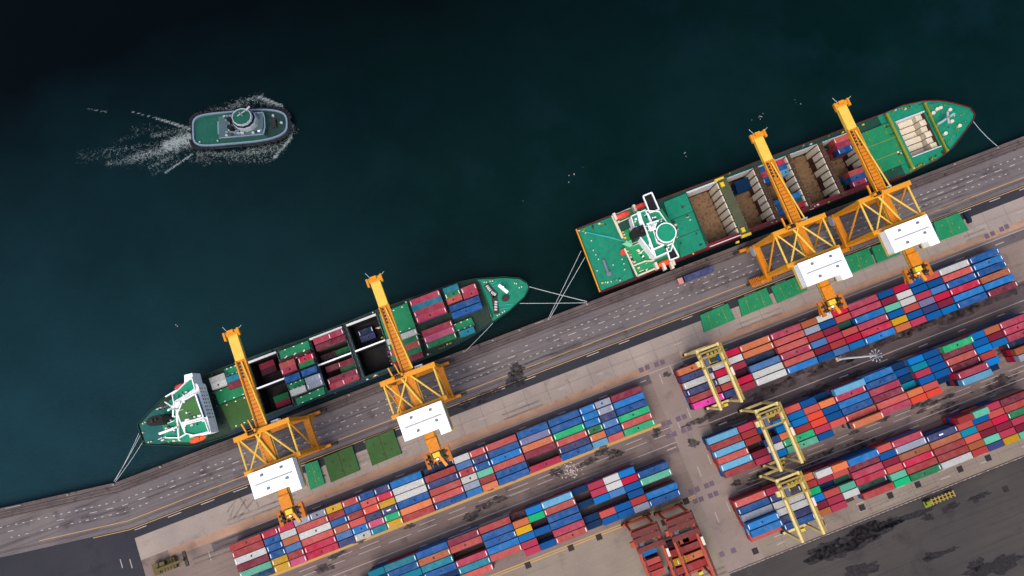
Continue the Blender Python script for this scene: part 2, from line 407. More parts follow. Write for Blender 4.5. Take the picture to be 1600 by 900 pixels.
struct(m.build('kerb_blocks', 'markfaint'))
m = MB(); m.box(XC0, 900, QY - 115.15, QY - 114.95, 0, .12); m.box(XC0, 900, QY - 114.45, QY - 114.3, 0, .12); struct(m.build('kerb', 'rail'))
# rails
m = MB()
for d in (2.1, 2.55, 16.3, 16.75): strip(m, BX0, BX1, d, d + .16, .012)
for d in (1.2, 3.4): strip(m, BX0, BX1, d, d + .3, .012)
struct(m.build('crane_rail', 'rail'))
# markings
m = MB()
rdash = random.Random(9)
def dashes(m, d, x0, x1, ln, pitch, w, z=.016, skip=()):
    x = x0
    while x < x1:
        if rdash.random() > .1: strip(m, x + rdash.uniform(-.2, .2), x + ln * rdash.uniform(.75, 1.1), d - w / 2, d + w / 2, z)
        x += pitch
dashes(m, 7.2, -215, 260, .95, 2.95, .27); dashes(m, 11.7, -215, 260, .95, 2.95, .27)
dashes(m, 9.3, -213, 260, 2.8, 6.4, .22)
dashes(m, 19.7, -160, 260, 5.2, 13.4, .26)
struct(m.build('road_marking', 'markworn'))
rt_m = random.Random(14); m = MB()
for _ in range(54):           # long tyre tracks wandering along the traffic lanes
    d = rt_m.choice((5.6, 6.4, 8.2, 10.4, 12.8, 13.8, 17.2, 20.6, 24, 28.9, 36, 37.4, 60, 61.5, 58, 86, 89, 109, 112)) + rt_m.uniform(-.5, .5); x = rt_m.uniform(-190, 230); ln = rt_m.uniform(8, 46); w_ = rt_m.uniform(.18, .4); sl = rt_m.uniform(-.02, .02)
    for off in (0, 1.9):
        for k in range(6):
            xa, xb = x + ln * k / 6, x + ln * (k + 1) / 6; ya, yb = yq(xa) - d - off + sl * (xa - x), yq(xb) - d - off + sl * (xb - x)
            if d > 40 and d < 100 and not (x > XC1 + 3 or x + ln < XC0): continue
            m.quad([(xa, ya - w_, .021), (xb, yb - w_, .021), (xb, yb + w_, .021), (xa, ya + w_, .021)])
for (a, b, c_, d_) in ((355, 800, 368, 782), (364, 812, 384, 780), (371, 812, 400, 776), (390, 800, 374, 776), (404, 792, 396, 770), (360, 808, 366, 790), (1210, 640, 1090, 668), (1260, 628, 1150, 662)):
    p, q = P(a, b), P(c_, d_); n_ = (q - p).cross(Vector((0, 0, 1))).normalized() * .3; m.quad([(p.x - n_.x, p.y - n_.y, .022), (q.x - n_.x, q.y - n_.y, .022), (q.x + n_.x, q.y + n_.y, .022), (p.x + n_.x, p.y + n_.y, .022)])
struct(m.build('tyre_track', 'track'))
m = MB()
strip(m, -118, BX1, 34.5, 34.8, .02)
dashes(m, 36.6, -110, 260, 3.6, 17.0, .4); dashes(m, 27.8, -120, 230, 3.0, 16.5, .4, .02)
strip(m, -118, XC0, 62.6, 62.9, .02); strip(m, XC1 + 2, 250, 60.4, 60.7, .02); strip(m, XC1 + 2, 250, 87.9, 88.2, .02)
dashes(m, 64.4, -110, XC0, 3.8, 17, .4, .02); dashes(m, 62.6, XC1 + 5, 250, 3.8, 17, .4, .02); dashes(m, 90, XC1 + 5, 250, 3.8, 17, .4, .02)
for d in (56.8, 58.8): dashes(m, d, -108 + d % 3, XC0 - 2, 8.5, 12.2, .25, .02)
for d in (83.6, 85.4): dashes(m, d, XC1 + 6 + d % 3, 250, 8.5, 12.2, .25, .02)
for d in (108.5, 111.4): dashes(m, d, XC1 + 8, 250, 3.8, 17, .4, .02)
for (xx, y0) in ((51.2, -14), (56.4, -12), (50.8, -33), (56.3, -30), (51.4, -52), (56.8, -49), (51, -70), (56.6, -68)):
    m.quad([(xx, y0, .02), (xx + .4, y0, .02), (xx + .4, y0 - 4, .02), (xx, y0 - 4, .02)])
for (a, b) in ((325, 862), (187, 874), (202, 874)):
    q = P(a, b); m.quad([(q.x, q.y, .02), (q.x + .35, q.y, .02), (q.x + .35, q.y - 3.5, .02), (q.x, q.y - 3.5, .02)])
struct(m.build('lane_marking', 'markfaint'))
m = MB()
strip(m, -196, BX1, 15.28, 15.52, .016); strip(m, -176, BX1, 18.74, 18.98, .016)
strip(m, -140, XC0 - 1, 54.0, 55.0, .02); strip(m, -140, XC0 - 1, 83.6, 83.95, .02); strip(m, -140, XC0 - 1, 84.5, 84.85, .02)
strip(m, XC1 + 4, 250, 105.7, 106.0, .02)
struct(m.build('yellow_line', 'markyellow'))
# dark pads, patched plates and stains let into the paving
m = MB()
def pad(m, px, py, s=1.15, z=.024):
    q = P(px, py); m.quad([(q.x - s, q.y - s, z), (q.x + s, q.y - s, z), (q.x + s, q.y + s, z), (q.x - s, q.y + s, z)])
for a in ((1038, 816), (1003, 827), (936, 839), (892, 856), (825, 883), (1072, 783), (1076, 853), (1180, 861), (1284, 818), (1347, 793), (1391, 774), (1434, 757),
          (1500, 733), (1544, 715.5), (1477, 797), (1524, 781), (1571, 764)): pad(m, *a)
struct(m.build('pavement_pads', 'pad'))
m = MB()
for (a, b) in ((1002, 578), (1011.5, 574), (1026, 569.5), (1035, 566), (1037, 663), (1045.5, 660), (1060, 654.5), (1069, 651), (1044.5, 681), (1053.5, 678), (1068, 672.5), (1077, 669),
               (1080, 768), (1089.5, 764.5), (1104, 759), (1112, 755.5), (1086.5, 783), (1095.5, 780), (1110, 774.5), (1118.5, 771), (1087, 873), (1098, 868), (1128, 866), (1146, 860),
               (1542, 369), (1551, 365), (1565, 358), (1573, 354)): pad(m, a, b, .95, .022)
struct(m.build('pavement_patches', 'padpurple'))
rs = random.Random(3)
def blot(m, cx, cy, rx, ry, z, n=44, j=.42):
    ph = [rs.uniform(0, 6.28) for _ in range(4)]
    pts = []
    for i in range(n):
        a = 2 * math.pi * i / n
        k = 1 + j * (math.sin(2 * a + ph[0]) * .4 + math.sin(3 * a + ph[1]) * .35 + math.sin(5 * a + ph[2]) * .3 + math.sin(9 * a + ph[3]) * .3 + math.sin(15 * a + ph[0] * 2) * .16) + rs.uniform(-.1, .1) * j
        pts.append((cx + math.cos(a) * rx * k, cy + math.sin(a) * ry * k, z))
    m.quad(pts)
m = MB()
for (a, b, rx, ry) in ((807, 577, 2.6, 2.6), (808, 590, 3.6, 3.0), (798, 599, 3, 1.2), (764, 615, 4.5, 1.3), (726, 632, 3, 1.2), (752, 628, 2, .8), (1330, 845, 18, 3.0), (1360, 830, 9, 3.5),
                       (1295, 862, 9, 3.5), (1415, 810, 11, 1.2), (1395, 815, 3, 2), (1450, 808, 2.4, 1.2), (1488, 790, 3, 1), (1345, 893, 8, 2.5), (1470, 865, 6, 1.1), (1530, 775, 5, .8), (1450, 871, 2, 1.5),
                       (1555, 885, 10, 3), (1525, 882, 3, 2), (800, 748, 3.2, 1.0), (765, 762, 3.2, 1.1), (737, 806, 4, 1.4), (757, 790, 3.5, 1.2), (780, 780, 3.2, 1.2), (940, 705, 3.4, 1.5), (958, 706, 2.5, 1.0), (918, 722, 3.8, 1.3),
                       (963, 711, 3.0, 1.0), (870, 738, 2.4, 1.6), (1096, 655, 7, 1.2), (1026, 676, 2, 1.6), (1083, 692, 2, 1.8), (1042, 585, 1.6, 1), (560, 845, 2.5, 1), (525, 868, 3, 1.0), (507, 888, 4, 1.4), (640, 822, 2, 1), (676, 794, 2.4, .8),
                       (1180, 745, 3, 1), (1150, 755, 2.5, .9), (1205, 735, 3, 1), (1430, 633, 2.2, .9), (1450, 630, 4, 1.1), (1378, 655, 3, 1), (1480, 620, 3.5, .8), (1440, 642, 2, .8), (1565, 587, 1.6, .6), (1335, 675, 2, .8)):
    q = P(a, b); blot(m, q.x, q.y, rx, ry, .026)
struct(m.build('pavement_stain', 'oilsoft'))
m = MB()       # broad damp patches on the lanes between the yard blocks
for (a, b, rx, ry) in ((1265, 575, 7, 2.2), (1300, 570, 8, 2.0), (1345, 545, 11, 2.4), (1225, 600, 6, 1.8), (1195, 612, 6, 1.6), (1405, 520, 13, 2.6), (1465, 500, 15, 2.6), (1530, 475, 15, 2.6), (1330, 590, 5, 1.8), (1275, 610, 5, 1.8),
                       (1180, 640, 5, 1.5), (1140, 655, 5, 1.3), (1240, 640, 3.5, 1), (1560, 600, 10, 2), (1475, 640, 8, 1.4), (1350, 692, 9, 1.6), (1280, 715, 8, 1.4), (1190, 753, 6, 1.2), (1580, 545, 8, 2)):
    q = P(a, b); blot(m, q.x, q.y, rx, ry, .014, 32, .5)
struct(m.build('damp_patch', 'damp'))

# ------------------------------------------------------------------ shipping containers
PAL = {'a': ('coral', (216, 92, 84)), 'b': ('blue', (0, 92, 162)), 'c': ('crimson', (214, 28, 70)), 'd': ('navy', (4, 54, 98)), 'e': ('emerald', (8, 192, 120)),
       'f': ('forest-green', (16, 122, 72)), 'g': ('grey', (168, 174, 190)), 'h': ('hot-pink', (242, 58, 166)), 'i': ('indigo', (62, 72, 122)), 'j': ('mint', (108, 202, 166)),
       'k': ('sky-blue', (108, 184, 220)), 'l': ('lilac', (142, 138, 178)), 'm': ('maroon', (138, 36, 60)), 'n': ('plum', (70, 28, 46)), 'o': ('orange', (240, 130, 80)),
       'p': ('rose', (216, 88, 126)), 'q': ('teal', (0, 142, 164)), 'r': ('brick-red', (182, 62, 60)), 's': ('steel-blue', (78, 130, 188)), 't': ('rust-orange', (192, 106, 68)),
       'u': ('azure', (0, 128, 204)), 'v': ('vermilion', (252, 84, 58)), 'w': ('white', (224, 221, 214)), 'x': ('raspberry', (192, 60, 86)), 'y': ('yellow', (228, 172, 30)), 'z': ('bottle-green', (40, 90, 76))}
CW, CH, L20, L40 = 2.38, 2.59, 6.06, 12.19
def container_meshes(L):
    h = L / 2; hw = CW / 2; nr = int(L / .5)
    b = MB()
    for sy in (-1, 1):          # trapezoid corrugated side walls
        pr = []
        for i in range(nr):
            x0 = -h + .16 + (L - .32) * i / nr; s = (L - .32) / nr
            pr += [(x0, 0), (x0 + s * .3, 0), (x0 + s * .5, .05), (x0 + s * .8, .05)]
        pr.append((h - .16, 0))
        vs = []; 
        for x, d in pr: vs += [(x, sy * (hw - .03 - d), .16), (x, sy * (hw - .03 - d), CH - .1)]
        b.add(vs, [(2 * i, 2 * i + 2, 2 * i + 3, 2 * i + 1) for i in range(len(pr) - 1)])
        b.box(-h, h, sy * hw, sy * (hw - .1), 0, .16); b.box(-h, h, sy * hw, sy * (hw - .1), CH - .1, CH)
    for sx in (-1, 1):
        b.box(sx * h, sx * (h - .1), -hw + .1, hw - .1, 0, .16); b.box(sx * h, sx * (h - .1), -hw + .1, hw - .1, CH - .12, CH)
        for sy in (-1, 1): b.box(sx * h, sx * (h - .16), sy * hw, sy * (hw - .16), .16, CH - .1)
    b.box(-h + .1, h - .1, -hw + .1, hw - .1, .06, .16)
    b.box(-h + .03, -h + .08, -hw + .16, hw - .16, .16, CH - .12)
    r = MB(); pr = []; nn = int(L / .62)
    for i in range(nn):
        x0 = -h + .1 + (L - .2) * i / nn; s = (L - .2) / nn; pr += [(x0, 0), (x0 + s * .3, 0), (x0 + s * .5, -.035), (x0 + s * .8, -.035)]
    pr.append((h - .1, 0)); vs = []
    for x, d in pr: vs += [(x, -hw + .1, CH - .02 + d), (x, hw - .1, CH - .02 + d)]
    r.add(vs, [(2 * i, 2 * i + 2, 2 * i + 3, 2 * i + 1) for i in range(len(pr) - 1)])
    d = MB()
    for sy in (-1, 1):
        d.box(h - .09, h - .04, sy * .02, sy * (hw - .16), .16, CH - .12)
        for k in (.35, .8): d.tube((h - .02, sy * k, .2), (h - .02, sy * k, CH - .16), .03, 5)
    e = MB(); e.box(-h + .30, -h + .52, -.72, .72, CH - .018, CH + .006)  # thin white bar across the roof close to one end
    res = []
    for nm, mb, mt in (('body', b, 'container'), ('roof', r, 'container'), ('door', d, 'container'), ('end_bar', e, 'white')):
        me = bpy.data.meshes.new('container_' + nm); me.from_pydata(mb.v, [], mb.f)
        bm = bmesh.new(); bm.from_mesh(me); bmesh.ops.recalc_face_normals(bm, faces=bm.faces)
        if nm == 'roof':
            for f_ in bm.faces:
                if f_.normal.z < 0: f_.normal_flip()
        bm.to_mesh(me); bm.free(); me.materials.append(M[mt]); res.append(me)
    return res
RM = []
for mt, sx, sy in (('pad', .28, .38), ('white', .8, .22)):
    q_ = MB(); q_.box(-sx + .4, sx + .4, -sy, sy, CH - .02, CH + .004); me = bpy.data.meshes.new('roof_mark'); me.from_pydata(q_.v, [], q_.f); me.materials.append(M[mt]); RM.append(me)
CM = {1: container_meshes(L20), 2: container_meshes(L40)}
CONT = []      # every container lying on top: dicts
LOWER = []     # tiers beneath: (x, y, z0, units, colour)
ORD = ['first', 'second', 'third', 'fourth', 'fifth', 'sixth', 'seventh', 'eighth', 'ninth', 'tenth', 'eleventh', 'twelfth', 'thirteenth', 'fourteenth', 'fifteenth', 'sixteenth', 'seventeenth',
       'eighteenth', 'nineteenth', 'twentieth', 'twenty-first', 'twenty-second', 'twenty-third', 'twenty-fourth', 'twenty-fifth', 'twenty-sixth', 'twenty-seventh']
rc = random.Random(11)
def block(place, corners, units, rows, ztop=7.8, tiers=3, low='dnzD', over={}, end='crossroad', fromend=False, base=0.0, yard=True):
    TL, TR, BR, BL = [P(a, b, ztop) for a, b in corners]; nr = len(rows); grid = {}
    for r, row in enumerate(rows):
        u = 0; k = 0
        for chh in row:
            n = 2 if (chh.isupper() or chh == '_') else 1
            uc = (u + n / 2) / units; vc = (r + .5) / nr
            if chh not in '._':
                p = lerp(lerp(TL, TR, uc), lerp(BL, BR, uc), vc)
                nt = over.get((r, u), tiers - (1 if chh.lower() in low else 0)) if yard else tiers
                zt = base + nt * CH if yard else ztop
                c = dict(x=p.x, y=p.y, zt=zt, n=n, c=chh.lower(), place=place, r=r, u=u, k=k, nrow=nr, grid=grid, end=end, fromend=fromend, ncol=None, yard=yard)
                for uu in range(u, u + n): grid[(r, uu)] = c
                CONT.append(c)
                for tt in range(nt - 1):
                    if yard: LOWER.append((p.x, p.y, base + tt * CH, n, rc.choice('abbcdgimrrstuuwxxo')))
                    else: LOWER.append((p.x, p.y, ztop - (tt + 2) * CH, n, rc.choice('abdfimrux')))
            u += n; k += 1
        assert u == units, (place, r, row, u, units)
FACING = 'block facing the smaller ship'; 
block('block behind the smaller ship', [(356, 853), (1001, 601), (1025.6, 664.4), (380, 916.5)], 26,
      ['RccggyabiUDwaABBugM', 'RbwArbacWRsiBLBugU', 'WbtWbrvyWIrbUOEuiB', 'MbsAtaiiBAwjAMAfsE', 'JyrCsupeOAgrB_IobA', 'DypCiwqyRBuoBCBkaE'], fromend=True)
block('block beside the red gantries', [(549, 904.3), (1037.4, 709), (1065.6, 774.4), (574.5, 969.5)], 20,
      ['.qQBMRnuKdxwu_', 'DBTABoeA.xwcB', 'DQQ_BynBdusbJ', 'DDBXUubB...b_', 'DDDQAx.XdabrU', 'DDDA_xbAdbbgB'], fromend=True)
block('block behind the larger ship', [(1056, 578.5), (1559.3, 385.7), (1594, 447.5), (1085.5, 642)], 21,
      ['ObcOXtwcXbcbaWB', 'IwwOAgbaXmwbbAU', 'WcxDArmzUjwxsBB', 'IwnSXsxaXbalcCT', 'RacWAmrcCybimUU', 'HixWUbsuUoxbuBM'])
block('block beside the light mast', [(1102.2, 686.5), (1606.6, 486.7), (1642.6, 547.7), (1134.6, 748.5)], 21,
      ['KxxxabdKUdubEutX', 'RrbuuaoXBbqbMbmX', 'Kr.uuvbUXdxbAuuX', 'A.iorvbBMqbbMr.D', 'KmwExaAAoadXu.T', 'RxuJb.OXvv.Kd.G'],
      over={(0, 8): 4, (4, 15): 4, (5, 15): 4, (5, 8): 4, (0, 15): 4, (2, 3): 2, (1, 12): 2, (2, 12): 2, (3, 12): 2})
block('block by the beige road', [(1145, 784), (1608.2, 607.3), (1644.2, 668.3), (1178, 850)], 19,
      ['Ax.owoUaX_rjxM', 'BIrxaMbGIabaR', 'GWedzXmTTqrcF', 'UWuajCaCRammX', 'UImxwZjRRtjxM', 'ABtx.ReFWriyjJ'[:0] + 'ABtx.ReFWriyJ'],
      over={(3, 0): 4, (4, 0): 4, (0, 6): 4, (0, 5): 4, (0, 7): 4, (4, 7): 2, (0, 15): 4, (0, 14): 4, (5, 0): 2})
KX = P(1067, 862, 5.2)
block('stack under the red gantries', [(1040, 846), (1083, 831), (1104, 885), (1061, 900)], 3, ['ntr', 'rRa'[:1] + 'R', 'yYa'[:1] + 'O', 'RR'[:1] + 'r'], ztop=5.2, tiers=2, low='')
block('stack under the red gantries', [(1000, 862), (1024, 853), (1040, 894), (1016, 903)], 1, ['u', '.', 'a', 'r', 'a'], ztop=5.2, tiers=2, low='')
SH1 = 'smaller ship'; SH2 = 'larger ship'
def sb(place, TL, TR, BR, BL, rows, z, units=None, tiers=1):
    block(place, [TL, TR, BR, BL], units or sum(2 if c.isupper() or c == '_' else 1 for c in rows[0]), rows, ztop=z, tiers=tiers, yard=False)
sb("smaller ship's bridge row", (327, 591), (349, 583), (355, 601), (333, 610), ['w', 'w'], 8.2)
sb("smaller ship's bridge row", (352.5, 590), (375, 581.5), (380, 601), (358, 609), ['q', 'm'], 8.2)
sb("smaller ship's mixed bay", (436, 569.5), (459, 560.5), (464, 577), (441, 586), ['a', 'x'], 8.6)
sb("smaller ship's mixed bay", (466.5, 561), (488, 552.5), (490.5, 567), (468, 576), ['c', 'f'], 8.6)
sb("smaller ship's mixed bay", (470, 580), (493, 572), (495, 580), (473, 588), ['b'], 8.6)
sb("smaller ship's mixed bay", (444, 591), (468, 582), (469, 590), (446, 599), ['b'], 8.6)
sb("smaller ship's mixed bay", (475.4, 592.3), (499.8, 583.2), (505, 600), (481, 608.7), ['g', 'g'], 8.6)
sb("smaller ship's mixed bay", (452.7, 611.6), (475.4, 601.4), (479.4, 610), (455.5, 619), ['w'], 8.6)
sb("smaller ship's dark middle hold", (488, 530.5), (534.5, 512), (540.6, 533), (496, 549), ['xx', 'M'], 5.6, tiers=2)
sb("smaller ship's dark middle hold", (512, 593), (556.5, 576), (561, 591), (517, 609), ['M', 'xx'], 5.6, tiers=2)
sb("smaller ship's dark middle hold", (509, 573), (552, 559), (556, 576), (512, 591), ['mm', '.f'], 1.5)
sb("smaller ship's aft hold", (401, 571), (430, 560), (436, 578), (407, 589), ['m', 'n'], 0.2, 1)
sb("smaller ship's aft hold", (424, 622), (452, 611), (458, 628), (430, 640), ['f', 'm'], 0.6, 1)
sb("smaller ship's dark middle hold", (500, 556), (546, 540), (549, 549), (503, 565), ['nf'], 0.2)
sb("smaller ship's forward hold", (556, 518), (583, 508), (590, 527), (563, 537), ['d', 'i'], -1.5, 1)
sb("smaller ship's striped middle bay", (604, 530), (649, 514.5), (660, 558), (617, 575), ['W', 'F', 'A', 'F', 'M'], 7.6)
sb("smaller ship's bow cargo", (640, 470), (684, 453.5), (698, 488), (653, 505), ['X', 'Q', 'X', 'X'], 9.6, tiers=2)
sb("smaller ship's bow cargo", (658, 517), (705, 501), (713.5, 529.5), (668.5, 544.5), ['X', 'P', 'F'], 8.2)
sb("smaller ship's bow cargo", (691, 451.5), (715, 443), (722.5, 467.5), (700, 476), ['q', 'f', 'a'], 8.6)
sb("smaller ship's bow cargo", (720, 451.5), (742, 442), (748, 460), (725, 467.5), ['x', 'x'], 8.6)
sb("smaller ship's bow cargo", (701, 478), (748, 460.5), (754.5, 482.5), (708, 499), ['B', 'B'], 8.6)
sb("smaller ship's bow cargo", (716.5, 517.5), (740, 509.5), (742.6, 519), (719, 528.5), ['q'], 8.0)
sb("larger ship's second hold", (1148, 284.5), (1169, 277), (1173, 294), (1153, 301.5), ['d', 'd'], -2.0, tiers=2)
sb("larger ship's third hold", (1206.5, 252.5), (1228, 244.5), (1238.5, 269), (1218, 278), ['c', 'b', 'k'], 3.2, tiers=4)
sb("larger ship's third hold", (1184, 262.5), (1205, 254), (1216, 279), (1195, 288), ['b', 'x', 'b'], 2.4, tiers=4)
sb("larger ship's third hold", (1229, 307), (1252, 298.5), (1262, 319.5), (1240, 329), ['u', 'z', 'c'], 3.8, tiers=4)
sb("larger ship's third hold", (1207, 315), (1228, 307), (1238, 330), (1217, 339), ['b', 'd', 'b'], 2.4, tiers=4)
sb("larger ship's fifth hold", (1301, 217), (1324, 208), (1333.5, 233), (1311, 242.5), ['a', 'x', 'b'], 3.8, tiers=4)
sb("larger ship's fifth hold", (1325, 270), (1347, 260), (1356, 283.5), (1334, 293.5), ['a', 'b', 'x'], 3.8, tiers=4)
tq = P(1092, 428, 3.6)
CONT.append(dict(x=tq.x, y=tq.y, zt=3.95, n=2, c='i', place='trailer', r=0, u=0, k=0, nrow=1, grid={}, yard=False, solo='long indigo container riding on a lorry trailer beside the larger ship'))
# which of them get modelled one by one: the 300 that show largest
def shown(c):
    L = (L40 if c['n'] == 2 else L20) / 2
    pts = [proj((c['x'] + sx * L, c['y'] + sy * 1.22, c['zt'])) for sx in (-1, 1) for sy in (-1, 1)]
    xs = [min(1600, max(0, p[0])) for p in pts]; ys = [min(899, max(0, p[1])) for p in pts]
    ix, iy = max(xs) - min(xs), max(ys) - min(ys)
    fx, fy = max(p[0] for p in pts) - min(p[0] for p in pts), max(p[1] for p in pts) - min(p[1] for p in pts)
    a = (ix / fx) * (iy / fy)
    if ix <= 0 or iy <= 0: return 0
    if 'solo' in c: return 1e6
    hid = 1.0
    for (bx, by, w_, y0, y1) in BOOMS:
        if abs(c['x'] - bx) < w_ and y0 < c['y'] < y1: hid = .45
    return a * c['n'] * 100 * hid + (3 if c['yard'] else 40)
BOOMS = [(x_, 0, 5, 20, 55) for x_ in (-90, -36.3, 111.5, 144.3)]
for c in CONT: c['s'] = shown(c)
order = sorted([c for c in CONT if c['s'] > 0], key=lambda c: -c['s'])
SOLO = order[:300]; ids = set(id(c) for c in SOLO)
REST = [c for c in CONT if c['s'] > 0 and id(c) not in ids]
# ---- labels that single out each container
SIZE = {1: 'short', 2: 'long'}
def nm(c): return PAL[c['c']][0]
def nb(c, dr, du):
    g = c['grid']; r = c['r'] + dr
    if dr: return g.get((r, c['u'] + (c['n'] - 1) // 2))
    return g.get((c['r'], c['u'] - 1)) if du < 0 else g.get((c['r'], c['u'] + c['n']))
def cands(c):
    base = '%s %s container' % (SIZE[c['n']], nm(c)); pl = c['place']
    L, R, U, Dn = nb(c, 0, -1), nb(c, 0, 1), nb(c, -1, 0), nb(c, 1, 0)
    out = ['%s in %s' % (base, pl)]
    if L and R: out.append('%s between %s and %s ones, %s' % (base, nm(L), nm(R), pl))
    if U and Dn: out.append('%s, %s one quayward, %s one landward, %s' % (base, nm(U), nm(Dn), pl))
    if U and not Dn: out.append('%s in landward row behind %s one, %s' % (base, nm(U), pl))
    if Dn and not U: out.append('%s in quayward row before %s one, %s' % (base, nm(Dn), pl))
    if c['yard']:
        if c['fromend']:
            ks = [x for x in set(id(v) for (r, u), v in c['grid'].items() if r == c['r'] and u >= c['u'] + c['n'])]
            n_ = len(ks)
        else:
            n_ = len(set(id(v) for (r, u), v in c['grid'].items() if r == c['r'] and u < c['u']))
        out.append('%s, %s from crossroad, %s row from quay, %s' % (base, ORD[n_], ORD[c['r']], pl))
    else:
        if L or R: out.append('%s beside %s one, %s' % (base, nm(L or R), pl))
        out.append('%s, %s across from the river side, %s' % (base, ORD[c['r']], pl))
        out.append('%s, %s row, nearest the bow, %s' % (base, ORD[c['r']], pl)); out.append('%s, %s row, nearest the stern, %s' % (base, ORD[c['r']], pl))
    return out
from collections import Counter
cnt = Counter(l for c in CONT if 'solo' not in c for l in set(cands(c)[:-2] if not c['yard'] else cands(c)))
used = set()
def label(c):
    if 'solo' in c: return c['solo']
    cs = cands(c)
    for l in (cs if c['yard'] else cs[:-2]):
        if cnt[l] == 1 and l not in used: used.add(l); return l
    base = '%s %s container' % (SIZE[c['n']], nm(c))
    same = sorted([q for q in CONT if q['place'] == c['place'] and q['c'] == c['c'] and q['n'] == c['n']], key=lambda q: (round(q['x'], 2), -q['y']))
    i = [id(q) for q in same].index(id(c))
    l = '%s, %s of such from the stern, %s' % (base, ORD[i], c['place'])
    used.add(l); return l
rm = random.Random(5)
def make_container(c):
    b, r, d, e = CM[c['n']]
    col = S(*PAL[c['c']][1]); k = rm.uniform(.66, .95); col = (min(.85, col[0] * k), min(.85, col[1] * k), min(.85, col[2] * k), 1)
    o = bpy.data.objects.new('shipping_container', b); COL.objects.link(o)
    o.location = (c['x'], c['y'] + rm.uniform(-.05, .05), c['zt'] - CH); flip = rm.random() < .5
    o.rotation_euler = (0, 0, (math.pi if flip else 0) + rm.uniform(-.004, .004)); o.color = col
    tag(o, label(c), 'container', 'stacked shipping containers')
    parts = [('roof', r), ('door', d)]
    if rm.random() < .55: parts.append(('end_bar', e))
    if rm.random() < .22: parts.append(('roof_mark', RM[0]))
    if (c['place'], c['r'], c['u']) in (('block behind the smaller ship', 3, 9), ('block by the beige road', 1, 12)): parts.append(('roof_mark', RM[1]))
    for n_, me in parts:
        q = bpy.data.objects.new(n_, me); COL.objects.link(q); q.parent = o; q.color = col
    if ('end_bar', e) in parts and rm.random() < .5:
        q = bpy.data.objects.new('end_bar', e); COL.objects.link(q); q.parent = o; q.rotation_euler = (0, 0, math.pi)
for c in SOLO: make_container(c)
m = MB(); m.c = []
for (x, y, z0, n, ch) in LOWER + [(c['x'], c['y'], c['zt'] - CH, c['n'], c['c']) for c in REST]:
    L = (L40 if n == 2 else L20) / 2
    m.box(x - L, x + L, y - CW / 2, y + CW / 2, z0 + .015, z0 + CH - .015)
    cc_ = S(*PAL[ch][1]); kk = rm.uniform(.65, .95); m.c += [(cc_[0] * kk, cc_[1] * kk, cc_[2] * kk, 1)] * 8
tag(m.build('container_tiers', 'tiers'), 'lower tiers and remaining containers packed among the yard and ship stacks', 'containers', kind='stuff')

